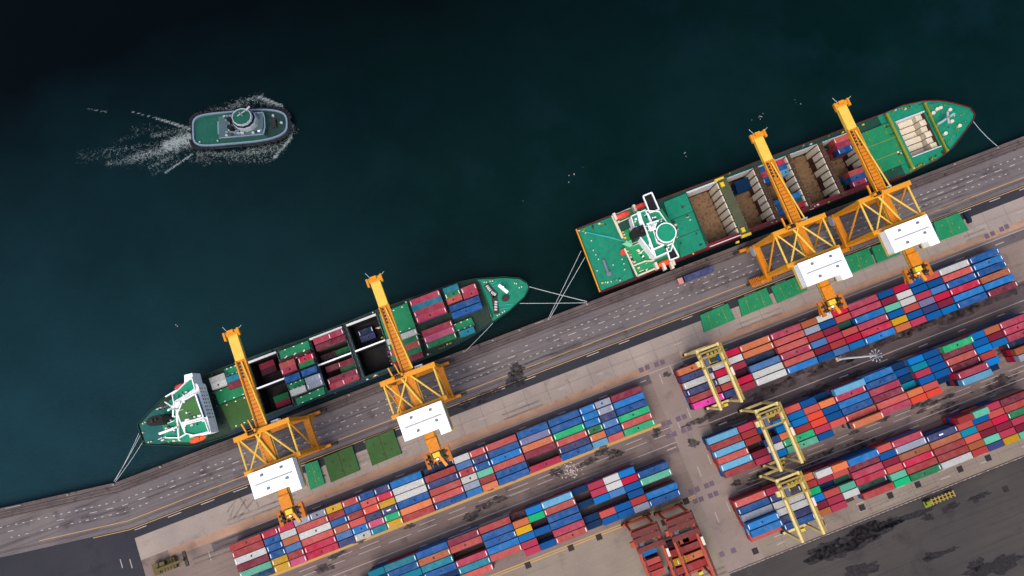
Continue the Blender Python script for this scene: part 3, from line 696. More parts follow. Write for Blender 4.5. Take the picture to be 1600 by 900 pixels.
# ------------------------------------------------------------------ ships: shared helpers
def interp(pts, x):
    if x <= pts[0][0]: return pts[0][1]
    for (a, ya), (b, yb) in zip(pts[:-1], pts[1:]):
        if x <= b: return lerp(ya, yb, (x - a) / max(1e-6, b - a))
    return pts[-1][1]
def mono(pts):
    out = []
    for p in sorted(pts):
        if not out or p[0] > out[-1][0] + .05: out.append(p)
    return out
WZ = -3.5
SHIPS = []
class Ship:
    def __init__(s, name, north, south, zd, label, holds, group):
        s.zd = zd
        s.N = mono([tuple(P(a, b, zd)[:2]) for a, b in north]); s.S = mono([tuple(P(a, b, zd)[:2]) for a, b in south])
        s.x0 = min(s.N[0][0], s.S[0][0]); s.x1 = max(s.N[-1][0], s.S[-1][0])
        s.root = empty(name, ((s.x0 + s.x1) / 2, (interp(s.N, 0) + interp(s.S, 0)) / 2 if False else 36.5, WZ), label, 'ship', group)
        s.holds = holds            # list of (x0,x1,y0,y1,zfloor)
        xs = set([s.x0 + (s.x1 - s.x0) * i / 60 for i in range(61)])
        for i in range(1, 8): xs |= {s.x1 - i * .45, s.x0 + i * .3}
        for h in holds: xs |= {h[0], h[1]}
        s.xs = sorted(xs); SHIPS.append(s)
    def yn(s, x): return interp(s.N, x)
    def ys(s, x): return interp(s.S, x)
    def hull(s, mat, deckmat, bulwark=1.0, bmat=None, bow=None, edge=None):
        m = MB(); ring = [(x, s.yn(x)) for x in s.xs] + [(x, s.ys(x)) for x in s.xs[::-1]]
        ring = [p for i, p in enumerate(ring) if i == 0 or (Vector(p) - Vector(ring[i - 1])).length > .02]
        n = len(ring); cx = (s.x0 + s.x1) / 2; vs = []; cyc = sum(p[1] for p in ring) / n
        for z, k, kx in ((s.zd, 1, 1), (WZ + .5, .995, .985), (WZ - 4, .96, .97), (-11.5, .9, .94)):
            for (x, y) in ring: vs.append((cx + (x - cx) * kx, cyc + (y - cyc) * k, z))
        fs = [(k * n + i, k * n + (i + 1) % n, (k + 1) * n + (i + 1) % n, (k + 1) * n + i) for k in range(3) for i in range(n)]
        m.add(vs, fs); s.hullobj = m.build('hull', mat, s.root)
        s.wl = [(cx + (x - cx) * .98, cyc + (y - cyc) * .97) for (x, y) in ring]
        b = MB()                       # bulwark: a thin wall standing on the sheer line
        for i in range(n):
            (xa, ya), (xb, yb) = ring[i], ring[(i + 1) % n]
            if (Vector((xa, ya)) - Vector((xb, yb))).length < .01: continue
            b.beam((xa, ya, s.zd + bulwark / 2), (xb, yb, s.zd + bulwark / 2), .22, bulwark)
        b.build('bulwark', bmat or mat, s.root)
        d = MB(); d2 = MB()
        for a, c in zip(s.xs[:-1], s.xs[1:]):
            if c - a < 1e-4: continue
            mid = (a + c) / 2; hs = sorted([(h[2], h[3]) for h in s.holds if h[0] - 1e-6 <= mid <= h[1] + 1e-6])
            cuts = []; lo = None
            segs = []; prev = 'S'
            for (y0, y1) in hs: segs.append((prev, y0)); prev = y1
            segs.append((prev, 'N'))
            for (lo, hi) in segs:
                f = lambda v, x: s.ys(x) if v == 'S' else s.yn(x) if v == 'N' else v
                (d2 if bow is not None and mid > bow else d).quad([(a, f(lo, a), s.zd), (c, f(lo, c), s.zd), (c, f(hi, c), s.zd), (a, f(hi, a), s.zd)])
        if edge:
            e = MB(); wd, xa, xb, em = edge
            for a, c in zip(s.xs[:-1], s.xs[1:]):
                if a >= xa and c <= xb and c - a > 1e-4: e.quad([(a, s.ys(a) + .1, s.zd + .015), (c, s.ys(c) + .1, s.zd + .015), (c, s.ys(c) + wd, s.zd + .015), (a, s.ys(a) + wd, s.zd + .015)])
            e.build('side_walkway', em, s.root)
        s.deck = d.build('main_deck', deckmat, s.root)
        if d2.v: d2.build('fore_deck', 'deckgreen', s.root)
    def hold_boxes(s, wallmat, floormat, coaming=None):
        for (x0, x1, y0, y1, zf) in s.holds:
            f = MB(); f.quad([(x0, y0, zf), (x1, y0, zf), (x1, y1, zf), (x0, y1, zf)]); fl = f.build('hold_floor', floormat, s.root)
            w_ = MB()
            for a, b in (((x0, y0), (x1, y0)), ((x1, y0), (x1, y1)), ((x1, y1), (x0, y1)), ((x0, y1), (x0, y0))):
                w_.quad([(a[0], a[1], zf), (b[0], b[1], zf), (b[0], b[1], s.zd), (a[0], a[1], s.zd)])
            w_.build('hold_wall', wallmat, s.root)
            if coaming:
                c = MB(); cc = .5
                for a, b in (((x0 - .2, y0), (x1 + .2, y0)), ((x0 - .2, y1), (x1 + .2, y1)), ((x0, y0), (x0, y1)), ((x1, y0), (x1, y1))):
                    c.beam((a[0], a[1], s.zd + cc / 2 + .01), (b[0], b[1], s.zd + cc / 2 + .01), .3, cc)
                c.build('hatch_coaming', coaming, s.root)
def lifeboat(root, px, py, z, mat, L=6.2):
    c = P(px, py, z); m = MB(); secs = []
    for i in range(9):
        u = -1 + i / 4; k = math.sqrt(max(.02, 1 - abs(u) ** 2.6))
        secs.append([(c.x + u * L / 2, c.y + math.cos(a) * 1.15 * k, z - 1.1 + math.sin(a) * 1.1 * k) for a in [2 * math.pi * j / 12 for j in range(12)]])
    m.loft(secs); o = m.build('lifeboat', mat, root, True)
    h = MB(); h.box(c.x - .9, c.x + .9, c.y - .6, c.y + .6, z - .25, z + .35); h.build('canopy', mat, o)
def bitts(root, spots, z, mat='mossyellow'):
    m = MB()
    for (a, b) in spots:
        q = P(a, b, z + .8)
        m.tube((q.x, q.y, z), (q.x, q.y, z + .9), .26, 8)
    return m
# ------------------------------------------------------------------ smaller ship
n1 = [(216, 663), (257, 620), (300, 596), (350, 574), (430, 545), (483, 527), (540, 505), (585, 486), (640, 467), (690, 450), (716, 441), (743, 436), (788, 433), (812, 435), (824, 442), (827, 449)]
s1 = [(226, 694.5), (248, 695.5), (280, 697), (300, 698), (345, 685), (360, 680), (420, 657), (455, 641), (500, 621), (560, 600), (647, 567), (690, 550), (731, 529.5), (769, 505), (797, 485), (820, 464), (827, 450)]
def hx(pa, pb, z): return (P(*pa, z).x + P(*pb, z).x) / 2
yN, yS = P(470, 536, 4).y - .4, P(505, 612, 4).y - .2
H1 = []
for (w0, w1, e0, e1, zf) in (((389, 570), (415, 640), (431, 555), (457, 622), -4), ((487, 537), (512, 608), (537, 519), (561, 590), -3), ((543, 512), (571, 587), (588, 495), (613, 565), -4.5)):
    a, b = hx(w0, w1, 4), hx(e0, e1, 4); ym = (yN + yS) / 2
    H1 += [(a, b, yS, ym - .5, zf), (a, b, ym + .5, yN, zf)]
s = Ship('container_ship', n1, s1, 4.0, 'smaller container ship with navy hull, white bridge and loaded green deck', H1, 'container ships at the quay')
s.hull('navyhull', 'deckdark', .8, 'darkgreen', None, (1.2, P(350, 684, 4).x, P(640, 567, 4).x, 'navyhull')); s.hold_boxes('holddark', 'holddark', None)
R = s.root; zd = 4.0
m = MB(); ym = (yN + yS) / 2
for k in (1, 3, 5):
    h = H1[k]; m.beam((h[0] - .3, ym, zd + .5), (h[1] + .3, ym, zd + .5), .55, .8)
build_each(m, 'centre_girder', 'white', R)
m = MB()
for k in (1, 3, 5):
    h = H1[k]; m.box(h[0] - .2, h[1] + .2, yN - .05, yN + .75, zd + .02, zd + 1.0)
build_each(m, 'hatch_coaming', 'holdwall', R)
m = MB()
for k in (1, 3, 5):
    h = H1[k]; m.box(h[0], h[1], yS - .9, yS - .3, zd + .02, zd + .8)
build_each(m, 'hatch_coaming', 'darkgreen', R)
# ladder-like lashing rails on the cross decks
m = MB()
for k in (1, 3, 5):
    h = H1[k]
    for xx in (h[0] - .45, h[1] + .45):
        y = yS
        while y < yN: m.box(xx - .12, xx + .12, y, y + 1.5, zd + .02, zd + .9); y += 2.1
        m.build('lashing_rail', 'slate', R); m = MB()
for pts, z, mt in (([(335, 612), (383, 594), (390, 614), (343, 632)], 5.7, 'hatchgreen'), ([(344, 633), (390, 615), (405, 655), (362, 672)], 5.7, 'hatchrust'), ([(350, 577), (372, 569), (375, 581), (352, 589)], 5.7, 'hatchgreen'),
                   ([(436, 549), (481, 532), (485, 545), (439, 561)], 5.9, 'hatchgreen'), ([(461.8, 623.5), (505.4, 604), (508, 615), (465, 633)], 5.9, 'hatchgreen'), ([(450, 601), (474, 592), (477, 601), (454, 610)], 5.7, 'hatchgreen'),
                   ([(592, 491), (636, 473), (650, 513), (604, 529.5)], 6.0, 'hatchgreen'), ([(704, 509), (736, 496), (742, 508), (711, 519)], 5.6, 'hatchgreen'), ([(436, 562), (484, 545), (487, 551), (440, 568)], 5.8, 'brown')):
    m = MB(); m.pprism(pts, z, zd + .02); hc = m.build('hatch_cover', mt, R)
    c = [P(a, b, z) for a, b in pts]; e = MB()
    for t_ in (.2, .5, .8):
        q = lerp(c[0], c[1], t_); q2 = lerp(c[3], c[2], t_)
        for p_ in (lerp(q, q2, .08), lerp(q, q2, .92)): e.box(p_.x - .3, p_.x + .3, p_.y - .14, p_.y + .14, z, z + .18)
    build_each(e, 'lashing_fitting', 'white', hc)
# deck-house aft
m = MB(); m.pprism([(262, 628), (298, 603), (309, 601), (327, 656), (322, 684), (292, 691), (258, 690), (252, 655)], 9, zd + .02); hs = m.build('deck_house', 'topgreen', R)
m = MB(); m.pprism([(288, 586), (300, 583), (304, 598), (309, 601), (325, 656), (330, 676), (318, 680), (301, 681), (288, 677), (281, 660), (275, 640), (269, 616), (278, 608), (288, 604)], 15.6, 9.0); br = m.build('accommodation', 'white', R)
m = MB(); m.pprism([(290.5, 598), (298.5, 591), (303, 607), (293, 614.5), (271.5, 627), (269.5, 617), (279, 609)], 15.66, 15.5); m.pprism([(286, 664), (319, 656), (325, 673), (303, 679), (289.5, 676)], 15.66, 15.5)
m.pprism([(276, 630), (287, 626), (291, 642), (281, 656)], 15.66, 15.5); m.build('bridge_deck', 'topgreen', br)
m = MB(); m.pprism([(284, 627), (305, 615.5), (317.5, 652), (301, 657), (282, 661), (277, 646)], 18.2, 15.66); wh = m.build('wheelhouse', 'white', R)
m = MB(); m.pprism([(285.5, 628), (304, 617.5), (316, 651), (300.5, 655.5), (283.5, 659), (279, 646)], 18.26, 18.1); m.build('wheelhouse_roof', 'olivegreen', wh)
q1, q2 = P(305.7, 617, 17.8), P(318, 652.5, 17.8)
m = MB(); m.beam((q1.x + .1, q1.y, 17.0), (q2.x + .1, q2.y, 17.0), .5, 1.1); m.build('window_band', 'blueglass', wh)
m = MB()   # rows of cabin windows on the forward face
f0, f1 = P(309.5, 604, 15.6), P(325, 655, 15.6)
for zz in (6.2, 8.2, 10.4, 12.6, 14.2):
    for k in range(9):
        q = lerp(f0, f1, (k + .5) / 9); m.box(q.x - .1, q.x + .16, q.y - .2, q.y + .2, zz, zz + .55)
build_each(m, 'cabin_window', 'glass', br)
m = MB(); m.prail([(290, 597), (299.5, 590), (304, 608), (293, 615.5), (271, 628.5), (268.5, 616.5), (279, 608)], 15.66, .9, .26)
m.prail([(287, 664), (319, 655.5), (326, 675), (302, 680), (289, 677)], 15.66, .9, .26); m.prail([(285, 627), (305, 615.5), (317.5, 652), (301, 657), (282, 661), (277, 646)], 18.2, .5, .35)
m.prail([(258, 620), (290, 601)], 9, 1, .4, False); m.prail([(243, 661), (280, 648)], 9, 1, .35, False); m.prail([(248, 678), (278, 667)], 9, 1.2, .8, False); m.prail([(276, 645), (279, 688)], 9, 1.2, .45, False)
m.prail([(258, 684), (280, 684), (300, 672)], 9, 1, .4, False); m.prail([(257, 628), (275, 640), (276, 660)], 9, 1, .4, False); build_rails(m, 'white_railing', 'white', br)
m = MB(); q = P(241, 657, 17.5); m.ell(q, 3.3, 2.0, 4.1, 17.5, 24, .92); fu = m.build('funnel', 'black', R, False)
m = MB(); m.ell((q.x - .6, q.y), .6, .6, 17.5, 18.6, 10); m.ell((q.x + .8, q.y), .45, .45, 17.5, 18.4, 10); build_each(m, 'exhaust_pipe', 'steel', fu)
m = MB(); q = P(272, 639, 20); m.box(q.x - 1.1, q.x + 1.1, q.y - 2.2, q.y + 2.6, 15.7, 16.3); m.tube((q.x, q.y, 16), (q.x, q.y, 24), .5, 8, .2); m.beam((q.x - 1, q.y - 2.6, 20.5), (q.x + 1, q.y + 2.6, 20.5), .5, .3)
m.beam((q.x - 1.5, q.y, 22), (q.x + 2.2, q.y + .6, 22), .6, .25); m.box(q.x + .8, q.x + 4.6, q.y - .6, q.y + 1.3, 15.7, 16.6); m.build('radar_mast', 'white', R)
lifeboat(R, 282.5, 603, 13, 'salmon'); lifeboat(R, 308, 686, 9.5, 'lifeorange', 7.2)
m = MB(); q = P(303, 676, 12); m.box(q.x - 2, q.x + 2.2, q.y - 1.4, q.y + 1.6, 8, 12); build_each(m, 'boat_davit', 'panel', R)
m = MB(); m.pprism([(218, 664), (240, 640), (262, 640), (262, 690), (250, 694), (228, 693)], 4.5, 4.02); m.build('poop_deck', 'poopteal', R)
build_each(bitts(R, [(223, 662), (226.5, 660), (232, 691), (236, 690), (223, 676), (260, 688), (263, 690)], 4.5), 'mooring_bitt', 'panel', R)
m = MB(); m.pprism([(750, 442), (745, 437), (788, 434.5), (811, 436), (823, 443), (825.5, 449), (819, 463), (796, 484), (770, 502)], 5.2, 4.02); m.build('forecastle_deck', 'deckgreen', R)
m = MB(); m.prail([(748.5, 441), (769.5, 496)], 5.2, 1.1, .3, False); m.build('breakwater', 'darkgreen', R)
m = MB()
for (a, b, c_, d_) in ((760.5, 446, 767, 455), (775, 470, 774.5, 486), (768, 456, 775, 461)):
    p, q = P(a, b, 6.2), P(c_, d_, 6.2)
    for k in range(4):
        u, w_ = lerp(p, q, (k + .1) / 4), lerp(p, q, (k + .75) / 4); m.tube((u.x, u.y, 6), (w_.x, w_.y, 6), .62, 10)
wn = m.build('mooring_winch', 'holdwall', R)
m = MB()
for (a, b, c_, d_) in ((759.5, 445, 775, 463), (772, 462, 776, 490)):
    p, q = P(a, b, 5.6), P(c_, d_, 5.6); m.beam((p.x, p.y, 5.5), (q.x, q.y, 5.5), 2.2, .6)
m.build('winch_bed', 'steel', wn)
m = MB(); q = P(786, 449, 10); m.tube((q.x, q.y, 5.2), (q.x, q.y, 10.5), .7, 10, .45); m.beam((q.x - 1.3, q.y + 1.6, 9), (q.x + 1.0, q.y - 2.4, 9), 1.2, .5); m.build('fore_mast', 'white', R)
m = MB(); q = P(790, 465.5, 6); m.ell(q, 1.6, 1.3, 5.2, 5.9, 16); m.build('spare_anchor', 'steel', R)
build_each(bitts(R, [(756.5, 441), (760, 441), (766, 439.5), (769.5, 439), (804, 442.5), (807, 443), (811.5, 449.5), (815, 448), (785, 488), (788, 486), (777, 493), (780, 491)], 5.2), 'mooring_bitt', 'panel', R)
m = MB()
for a, b, c_, d_ in ((768, 444, 776, 440), (770, 448, 785, 439), (780, 477, 801, 475), (780, 483, 796, 481)):
    p, q = P(a, b, 5.5), P(c_, d_, 5.5); m.tube((p.x, p.y, 5.45), (q.x, q.y, 5.45), .12, 5)
build_each(m, 'deck_rope', 'ropeblue', R)
S1 = s
# ------------------------------------------------------------------ larger ship
n2 = [(901, 358), (949, 339), (1030, 312), (1070, 297), (1116, 280), (1178, 254.4), (1229, 235.6), (1278, 217), (1342, 192), (1377.6, 178.8), (1411, 164.7), (1443, 158), (1467.6, 157.5), (1492, 162), (1516.4, 169.4), (1522, 178.8)]
s2 = [(938, 456), (990, 437.5), (1062, 406), (1100, 391), (1177, 362), (1286, 319.5), (1365, 289), (1419, 272.6), (1441, 261), (1464, 250), (1486.4, 233), (1505, 209), (1520, 188), (1522, 180)]
z2d = 5.0
def hold2(TL, TR, BR, BL, zf):
    c = [P(a, b, z2d) for a, b in (TL, TR, BR, BL)]
    return ((c[0].x + c[3].x) / 2, (c[1].x + c[2].x) / 2, (c[2].y + c[3].y) / 2, (c[0].y + c[1].y) / 2, zf)
H2 = [hold2((1075, 300), (1121, 283), (1157, 371), (1108, 390), -8), hold2((1136, 278), (1177, 263), (1213, 345), (1170, 362), -8), hold2((1183, 259), (1229, 243), (1263, 324), (1219, 341), -8),
      hold2((1234, 240), (1278, 222), (1312, 305), (1268, 322), -8), hold2((1285, 219), (1328, 202), (1362, 285), (1318, 302), -8), hold2((1399, 193), (1443, 174), (1468, 228), (1426, 245), -2)]
yh1 = H2[1][3]; yh0 = H2[1][2]
H2 = [(h[0], h[1], yh0 if i < 5 else h[2], yh1 if i < 5 else h[3], h[4]) for i, h in enumerate(H2)]
s = Ship('container_ship', n2, s2, z2d, 'larger container ship with maroon hull, green decks and open holds', H2, 'container ships at the quay')
s.hull('redhull', 'darkgreen', .6, 'redhull', P(1384, 220, 5).x, (1.7, P(990, 437, 5).x, P(1380, 285, 5).x, 'redhull')); s.hold_boxes('brown', 'holdbrown', None)
R = s.root; S2 = s
rp = random.Random(21)
for i, h in enumerate(H2):
    x0, x1, y0, y1, zf = h
    m = MB(); m.box(x0 + .1, x1 - .1, y1 - .18, y1 - .02, zf + (4 if i < 5 else 1), z2d + .3); m.build('hold_lining', 'holdwall', R)
    m = MB()
    if i < 5:
        y = y0 + .5; k = 0; n_ = 8; st = (y1 - y0 - .6) / n_
        for k in range(n_):
            zz = zf + (1.5 if k % 3 == 1 or i == 0 else 5.2) + rp.uniform(-.4, .4)
            m.box(x1 - .5, x1 - .05, y0 + .3 + st * k + .22, y0 + .3 + st * (k + 1) - .22, zz, z2d - .05)
        build_each(m, 'cell_guide_panel', 'panel', R)
        m = MB()
        for k in range(n_ + 1): m.beam((x1 - .62, y0 + .3 + st * k, zf), (x1 - .62, y0 + .3 + st * k, z2d - .1), .3, .3)
        build_each(m, 'cell_guide', 'brown', R)
        m = MB()     # bins, dunnage and ledges on the hold floor
        for _ in range(9):
            xx = rp.uniform(x0 + .5, x1 - 3); yy = rp.uniform(y0 + .5, y1 - 3); m.box(xx, xx + rp.uniform(1, 3), yy, yy + rp.uniform(.4, 2.4), zf, zf + rp.uniform(.1, .5))
        build_each(m, 'dunnage', 'holdbrown', R)
    else:
        for k in range(6):
            yy = y0 + (y1 - y0) * k / 6
            m.box(x0 + 2.5 + (k % 2) * .8, x1 - 2.8, yy + .15, yy + (y1 - y0) / 6 - .15, zf, zf + 1.2 + (k % 3) * .7)
            m.box(x1 - 2.6, x1 - .05, yy + .15, yy + (y1 - y0) / 6 - .15, zf, z2d - 1.2 - (k % 2))
        build_each(m, 'stepped_bulkhead', 'panel', R)
    m = MB()
    for a, b in (((x0 - .2, y0 - .2), (x1 + .2, y0 - .2)), ((x0 - .2, y1 + .2), (x1 + .2, y1 + .2))): m.beam((a[0], a[1], z2d + .3), (b[0], b[1], z2d + .3), .35, .6)
    build_each(m, 'hatch_coaming', 'holdwall' if i in (0, 5) else 'darkgreen', R)
# cross decks with stanchions
for a, b in ((H2[0], H2[1]), (H2[1], H2[2]), (H2[2], H2[3]), (H2[3], H2[4])):
    m = MB(); m.box(a[1] + .12, b[0] - .12, yh0 - .4, yh1 + .4, z2d + .01, z2d + .5); cd = m.build('cross_deck', 'brown' if a is not H2[0] else 'crossdeck2', R)
    m = MB(); y = yh0 + .8
    while y < yh1:
        for xx in (a[1] + .35, b[0] - .35): m.tube((xx, y, z2d + .5), (xx, y, z2d + 1.5), .13, 6)
        y += 2.7
    build_each(m, 'stanchion', 'mossyellow', cd)
m = MB()
for (a, b, w_, h_) in ((1129, 288, .7, 1.6), (1124, 279.5, 1.9, .7), (1161.5, 359, .7, 1.6), (1166.5, 367, 2, .9), (1153, 378, .6, .6)):
    q = P(a, b, z2d + 1.4); m.box(q.x - w_, q.x + w_, q.y - h_ * .6, q.y + h_ * .6, z2d + .02, z2d + 1.4)
build_each(m, 'yellow_locker', 'deckyellow', R)
m = MB(); m.pprism([(1037, 316), (1072, 302), (1104, 386), (1064, 402)], 6.4, z2d + .02); hc = m.build('hatch_cover', 'deckgreen', R)
m = MB()
for t_ in (.34, .67):
    p, q = lerp(P(1037, 316, 6.4), P(1064, 402, 6.4), t_), lerp(P(1072, 302, 6.4), P(1104, 386, 6.4), t_); m.beam((p.x, p.y, 6.42), (q.x, q.y, 6.42), .25, .05)
m.build('panel_seam', 'darkgreen', hc)
m = MB(); m.pprism([(1346, 208), (1390.6, 191), (1416, 254), (1372, 272)], 6.4, z2d + .02); hc = m.build('hatch_cover', 'hatchgreen', R)
m = MB()
for t_ in (.36, .7):
    p, q = lerp(P(1346, 208, 6.4), P(1372, 272, 6.4), t_), lerp(P(1390.6, 191, 6.4), P(1416, 254, 6.4), t_); m.beam((p.x, p.y, 6.42), (q.x, q.y, 6.42), .25, .05)
for (a, b) in ((1354, 208), (1358, 218), (1382, 198), (1385, 207), (1400, 226), (1405, 252), (1376, 262)):
    q = P(a, b, 6.6); m.box(q.x - .15, q.x + .15, q.y - .7, q.y + .7, 6.4, 6.7)
m.build('panel_seam', 'mossyellow', hc)
for (a, b, c_, d_, w_, hh) in ((1386, 177, 1427, 262, 1.0, 2.6), (1445, 160, 1481, 236, .7, 1.8)):
    p, q = P(a, b, z2d + hh), P(c_, d_, z2d + hh); m = MB(); m.beam((p.x, p.y, z2d + hh - .35), (q.x, q.y, z2d + hh - .35), w_, .7)
    for t_ in (0.02, .25, .5, .75, .98):
        k = lerp(p, q, t_); m.beam((k.x, k.y, z2d), (k.x, k.y, z2d + hh - .5), .5, .5); m.box(k.x + .3, k.x + 1.1, k.y - .35, k.y + .35, z2d, z2d + 1.2)
    m.build('lashing_bridge', 'mossyellow', R)
m = MB(); m.pprism([(1448, 163), (1466, 161), (1491, 165), (1513, 172), (1519, 179), (1516, 189), (1502, 209), (1484, 231), (1479, 225)], 6.0, z2d + .02); m.build('forecastle_deck', 'deckgreen', R)
m = MB(); p, q = P(1466, 194, 9.5), P(1492, 177, 9.5); m.beam((p.x, p.y, 9.2), (q.x, q.y, 9.2), .75, .6)
k = lerp(p, q, .55); m.tube((k.x, k.y, 6), (k.x, k.y, 12), .4, 8, .25); m.beam((k.x - .8, k.y - 2.2, 9.9), (k.x + .8, k.y + 2.2, 9.9), .8, .4); m.build('fore_mast', 'tugwhite', R)
m = MB()
for (a, b) in ((1459, 176), (1478, 208), (1488, 189), (1500, 196), (1465, 170), (1470, 168), (1485, 171)):
    q = P(a, b, 7); m.ell(q, .8, .7, 6, 7, 10); 
build_each(m, 'deck_ventilator', 'panel', R)
build_each(bitts(R, [(1452, 167), (1456, 166), (1471, 164), (1476, 164.5), (1494, 201), (1497, 203), (1489, 213), (1482, 222), (1486, 218), (1410, 170), (1414, 169), (1420, 168), (1424, 167), (1505, 178), (1501, 180), (1508, 190),
          (1395, 277 - 12), (1436, 262 - 4), (1444, 256), (1456, 250), (1461, 247)], 5.6), 'mooring_bitt', 'mossyellow', R)
# aft deck and house
m = MB(); m.pprism([(903, 359), (958, 338), (990, 433), (939, 454)], 5.4, z2d + .02); m.build('poop_deck', 'deckgreen', R)
m = MB(); p, q = P(900.5, 358, 6.4), P(937.5, 456, 6.4); m.beam((p.x, p.y, 5.9), (q.x, q.y, 5.9), .5, .8); m.build('stern_rail', 'yellow', R)
build_each(bitts(R, [(927, 391), (931, 398), (915, 364), (924, 376), (946, 441), (933, 423), (935, 405), (958, 414), (972, 405), (975, 412), (976, 421), (955, 440), (969, 438)], 5.4), 'mooring_bitt', 'holdwall', R)
m = MB(); p, q = P(943, 406, 6.3), P(951, 428, 6.3); m.tube((p.x, p.y, 6.1), (q.x, q.y, 6.1), .6, 10); q = P(951.5, 428, 6.3); m.box(q.x - .9, q.x + .9, q.y - .8, q.y + .8, 5.4, 6.5); m.build('mooring_winch', 'grey', R)
m = MB(); p, q = P(909, 361, 5.6), P(986, 383, 5.6); m.tube((p.x, p.y, 5.55), (q.x, q.y, 9.5), .16, 5); q = P(962, 372, 5.6); m.tube((p.x, p.y, 5.55), (q.x, q.y, 5.55), .13, 5); build_each(m, 'deck_rope', 'ropeblue', R)
m = MB(); m.pprism([(958, 337), (1001, 318), (1014, 330), (1034, 326), (1052, 352), (1062, 402), (998, 432), (978, 390)], 8.2, z2d + .02); m.build('deck_house', 'deckgreen2', R)
m = MB(); m.pprism([(986, 338), (1006, 329), (1030, 330.5), (1043.5, 350), (1053.5, 372), (1048.5, 391.5), (1024.5, 402), (1004.5, 376), (992.5, 360)], 16, 8.2); ac = m.build('accommodation', 'white', R)
m = MB(); m.pprism([(987, 339), (1006, 330), (1029, 331.5), (1042, 350), (1052, 372), (1047.5, 390.5), (1025, 400.5), (1006, 375.5), (994, 360)], 16.06, 15.9); m.build('upper_deck', 'topgreen', ac)
m = MB(); m.prail([(986, 338), (1006, 328.5), (1030, 330), (1044, 350), (1054, 372), (1049, 391.5), (1024.5, 402), (1004.5, 376), (992.5, 360)], 16.06, 1.0, .28); m.prail([(998, 334), (1006, 351), (1014, 372)], 16.06, 1.1, .6, False); m.prail([(1012, 333), (1020, 350)], 16.06, 1, .4, False); m.prail([(1014, 372), (1024, 400)], 16.06, 1.6, .7, False); m.prail([(1016, 392), (1036, 383)], 16.06, 1.2, .6, False); build_rails(m, 'deck_parapet', 'white', ac)
cc = P(1041, 363.5, 19.2); m = MB(); m.ell(cc, 3.9, 3.9, 16.06, 19.2, 18); wh = m.build('wheelhouse', 'white', R)
m = MB(); m.ell(cc, 3.5, 3.5, 19.2, 19.28, 18); m.build('wheelhouse_roof', 'topgreen', wh)
m = MB(); m.ell(cc, 3.94, 3.94, 17.3, 18.4, 18); m.build('window_band', 'glass', wh)
m = MB()
for pts in ([(1005, 306), (1018.5, 300.5), (1030, 327), (1015.5, 332.5)], [(1041, 385), (1050, 380), (1061, 401), (1047, 406.5)]):
    m.pprism(pts, 15.5, 15.2)
build_each(m, 'bridge_wing', 'black', ac)
m = MB()
for pts in ([(1005, 306), (1018.5, 300.5), (1030, 327), (1015.5, 332.5)], [(1041, 385), (1050, 380), (1061, 401), (1047, 406.5)]): m = MB(); m.prail(pts, 15.5, 1.0, .4); m.build('wing_railing', 'white', ac)
m = MB()
m.prail([(1008, 327), (1018, 350), (1027, 379), (1038, 383)], 16.06, 1, .3, False)
m.build('white_railing', 'white', ac)
m = MB(); m.prail([(957, 336.5), (973, 372)], 8.2, 1.1, .9, False); m.prail([(976, 388), (996, 431), (1030, 417)], 8.2, 1.1, .6, False); m.prail([(983, 355), (992, 371)], 8.2, 1, .35, False)
m.prail([(962, 350), (992, 336)], 8.2, 1, .35, False); m.prail([(1014, 376), (1024, 402), (1043, 391)], 8.2, 2.2, 1.0, False); m.prail([(988, 383), (1008, 375)], 8.2, 1, .7, False); m.prail([(998, 396), (1010, 388), (1016, 404)], 8.2, 1, .4, False)
m.prail([(990, 415), (1008, 408), (1023, 407)], 8.2, 1, .5, False); m.prail([(959, 336), (985, 325)], 8.2, 1, .3, False); build_rails(m, 'white_railing', 'panel', R)
m = MB(); m.pprism([(972, 381), (992, 372), (1013, 367), (1020, 368), (1004, 376), (984, 386)], 9.2, 8.2); m.build('engine_casing', 'palegreen', R)
m = MB(); m.pprism([(988.5, 357), (1004, 351), (1010, 366), (994, 372)], 18.5, 8.2); fu = m.build('funnel', 'black', R)
q = P(995, 358, 19); m = MB(); m.ell((q.x, q.y), .55, .55, 18.5, 19.6, 10); m.ell((q.x + 1.6, q.y - 1.3), .5, .5, 18.5, 19.3, 10); build_each(m, 'exhaust_pipe', 'steel', fu)
m = MB(); m.pprism([(966, 350), (981, 343.5), (986, 355), (971, 362)], 9.4, 8.2); m.build('engine_skylight', 'darkgreen', R)
m = MB(); m.pprism([(995, 331), (1000, 330), (1006, 350), (1000, 353)], 16.6, 16.0); m.build('signal_locker', 'white', R)
q = P(1022, 351, 24); m = MB(); m.tube((q.x, q.y, 16.1), (q.x, q.y, 25), .55, 10, .3); m.beam((q.x - 2, q.y + 1.4, 22), (q.x + 2.6, q.y + 1.1, 22), .6, .3); m.box(q.x - 1.2, q.x + 1.3, q.y - 1.2, q.y + 1.2, 19, 19.4); m.beam((q.x + .3, q.y - 1, 20.4), (q.x + 2, q.y + .8, 20.4), .4, .3); rm_ = m.build('radar_mast', 'white', R)
for p0 in ((1005, 353), (1012, 361)):
    a_ = P(*p0, 16.2); m = MB(); m.tube((a_.x, a_.y, 16.2), (q.x, q.y, 21), .2, 6); m.build('mast_stay', 'white', rm_)
lifeboat(R, 973.5, 335, 11.5, 'salmon', 7); lifeboat(R, 1001.5, 321, 11.5, 'salmon', 6.6); lifeboat(R, 1041, 409.5, 11, 'lifeorange', 7.2)
m = MB()
for (a, b) in ((992, 325), (1026, 415), (961, 338), (1038, 416), (1052, 409), (1050, 414)):
    q = P(a, b, 11); m.box(q.x - .5, q.x + .5, q.y - 1.4, q.y + 1.4, 8.2, 11.2)
build_each(m, 'boat_davit', 'panel', R)
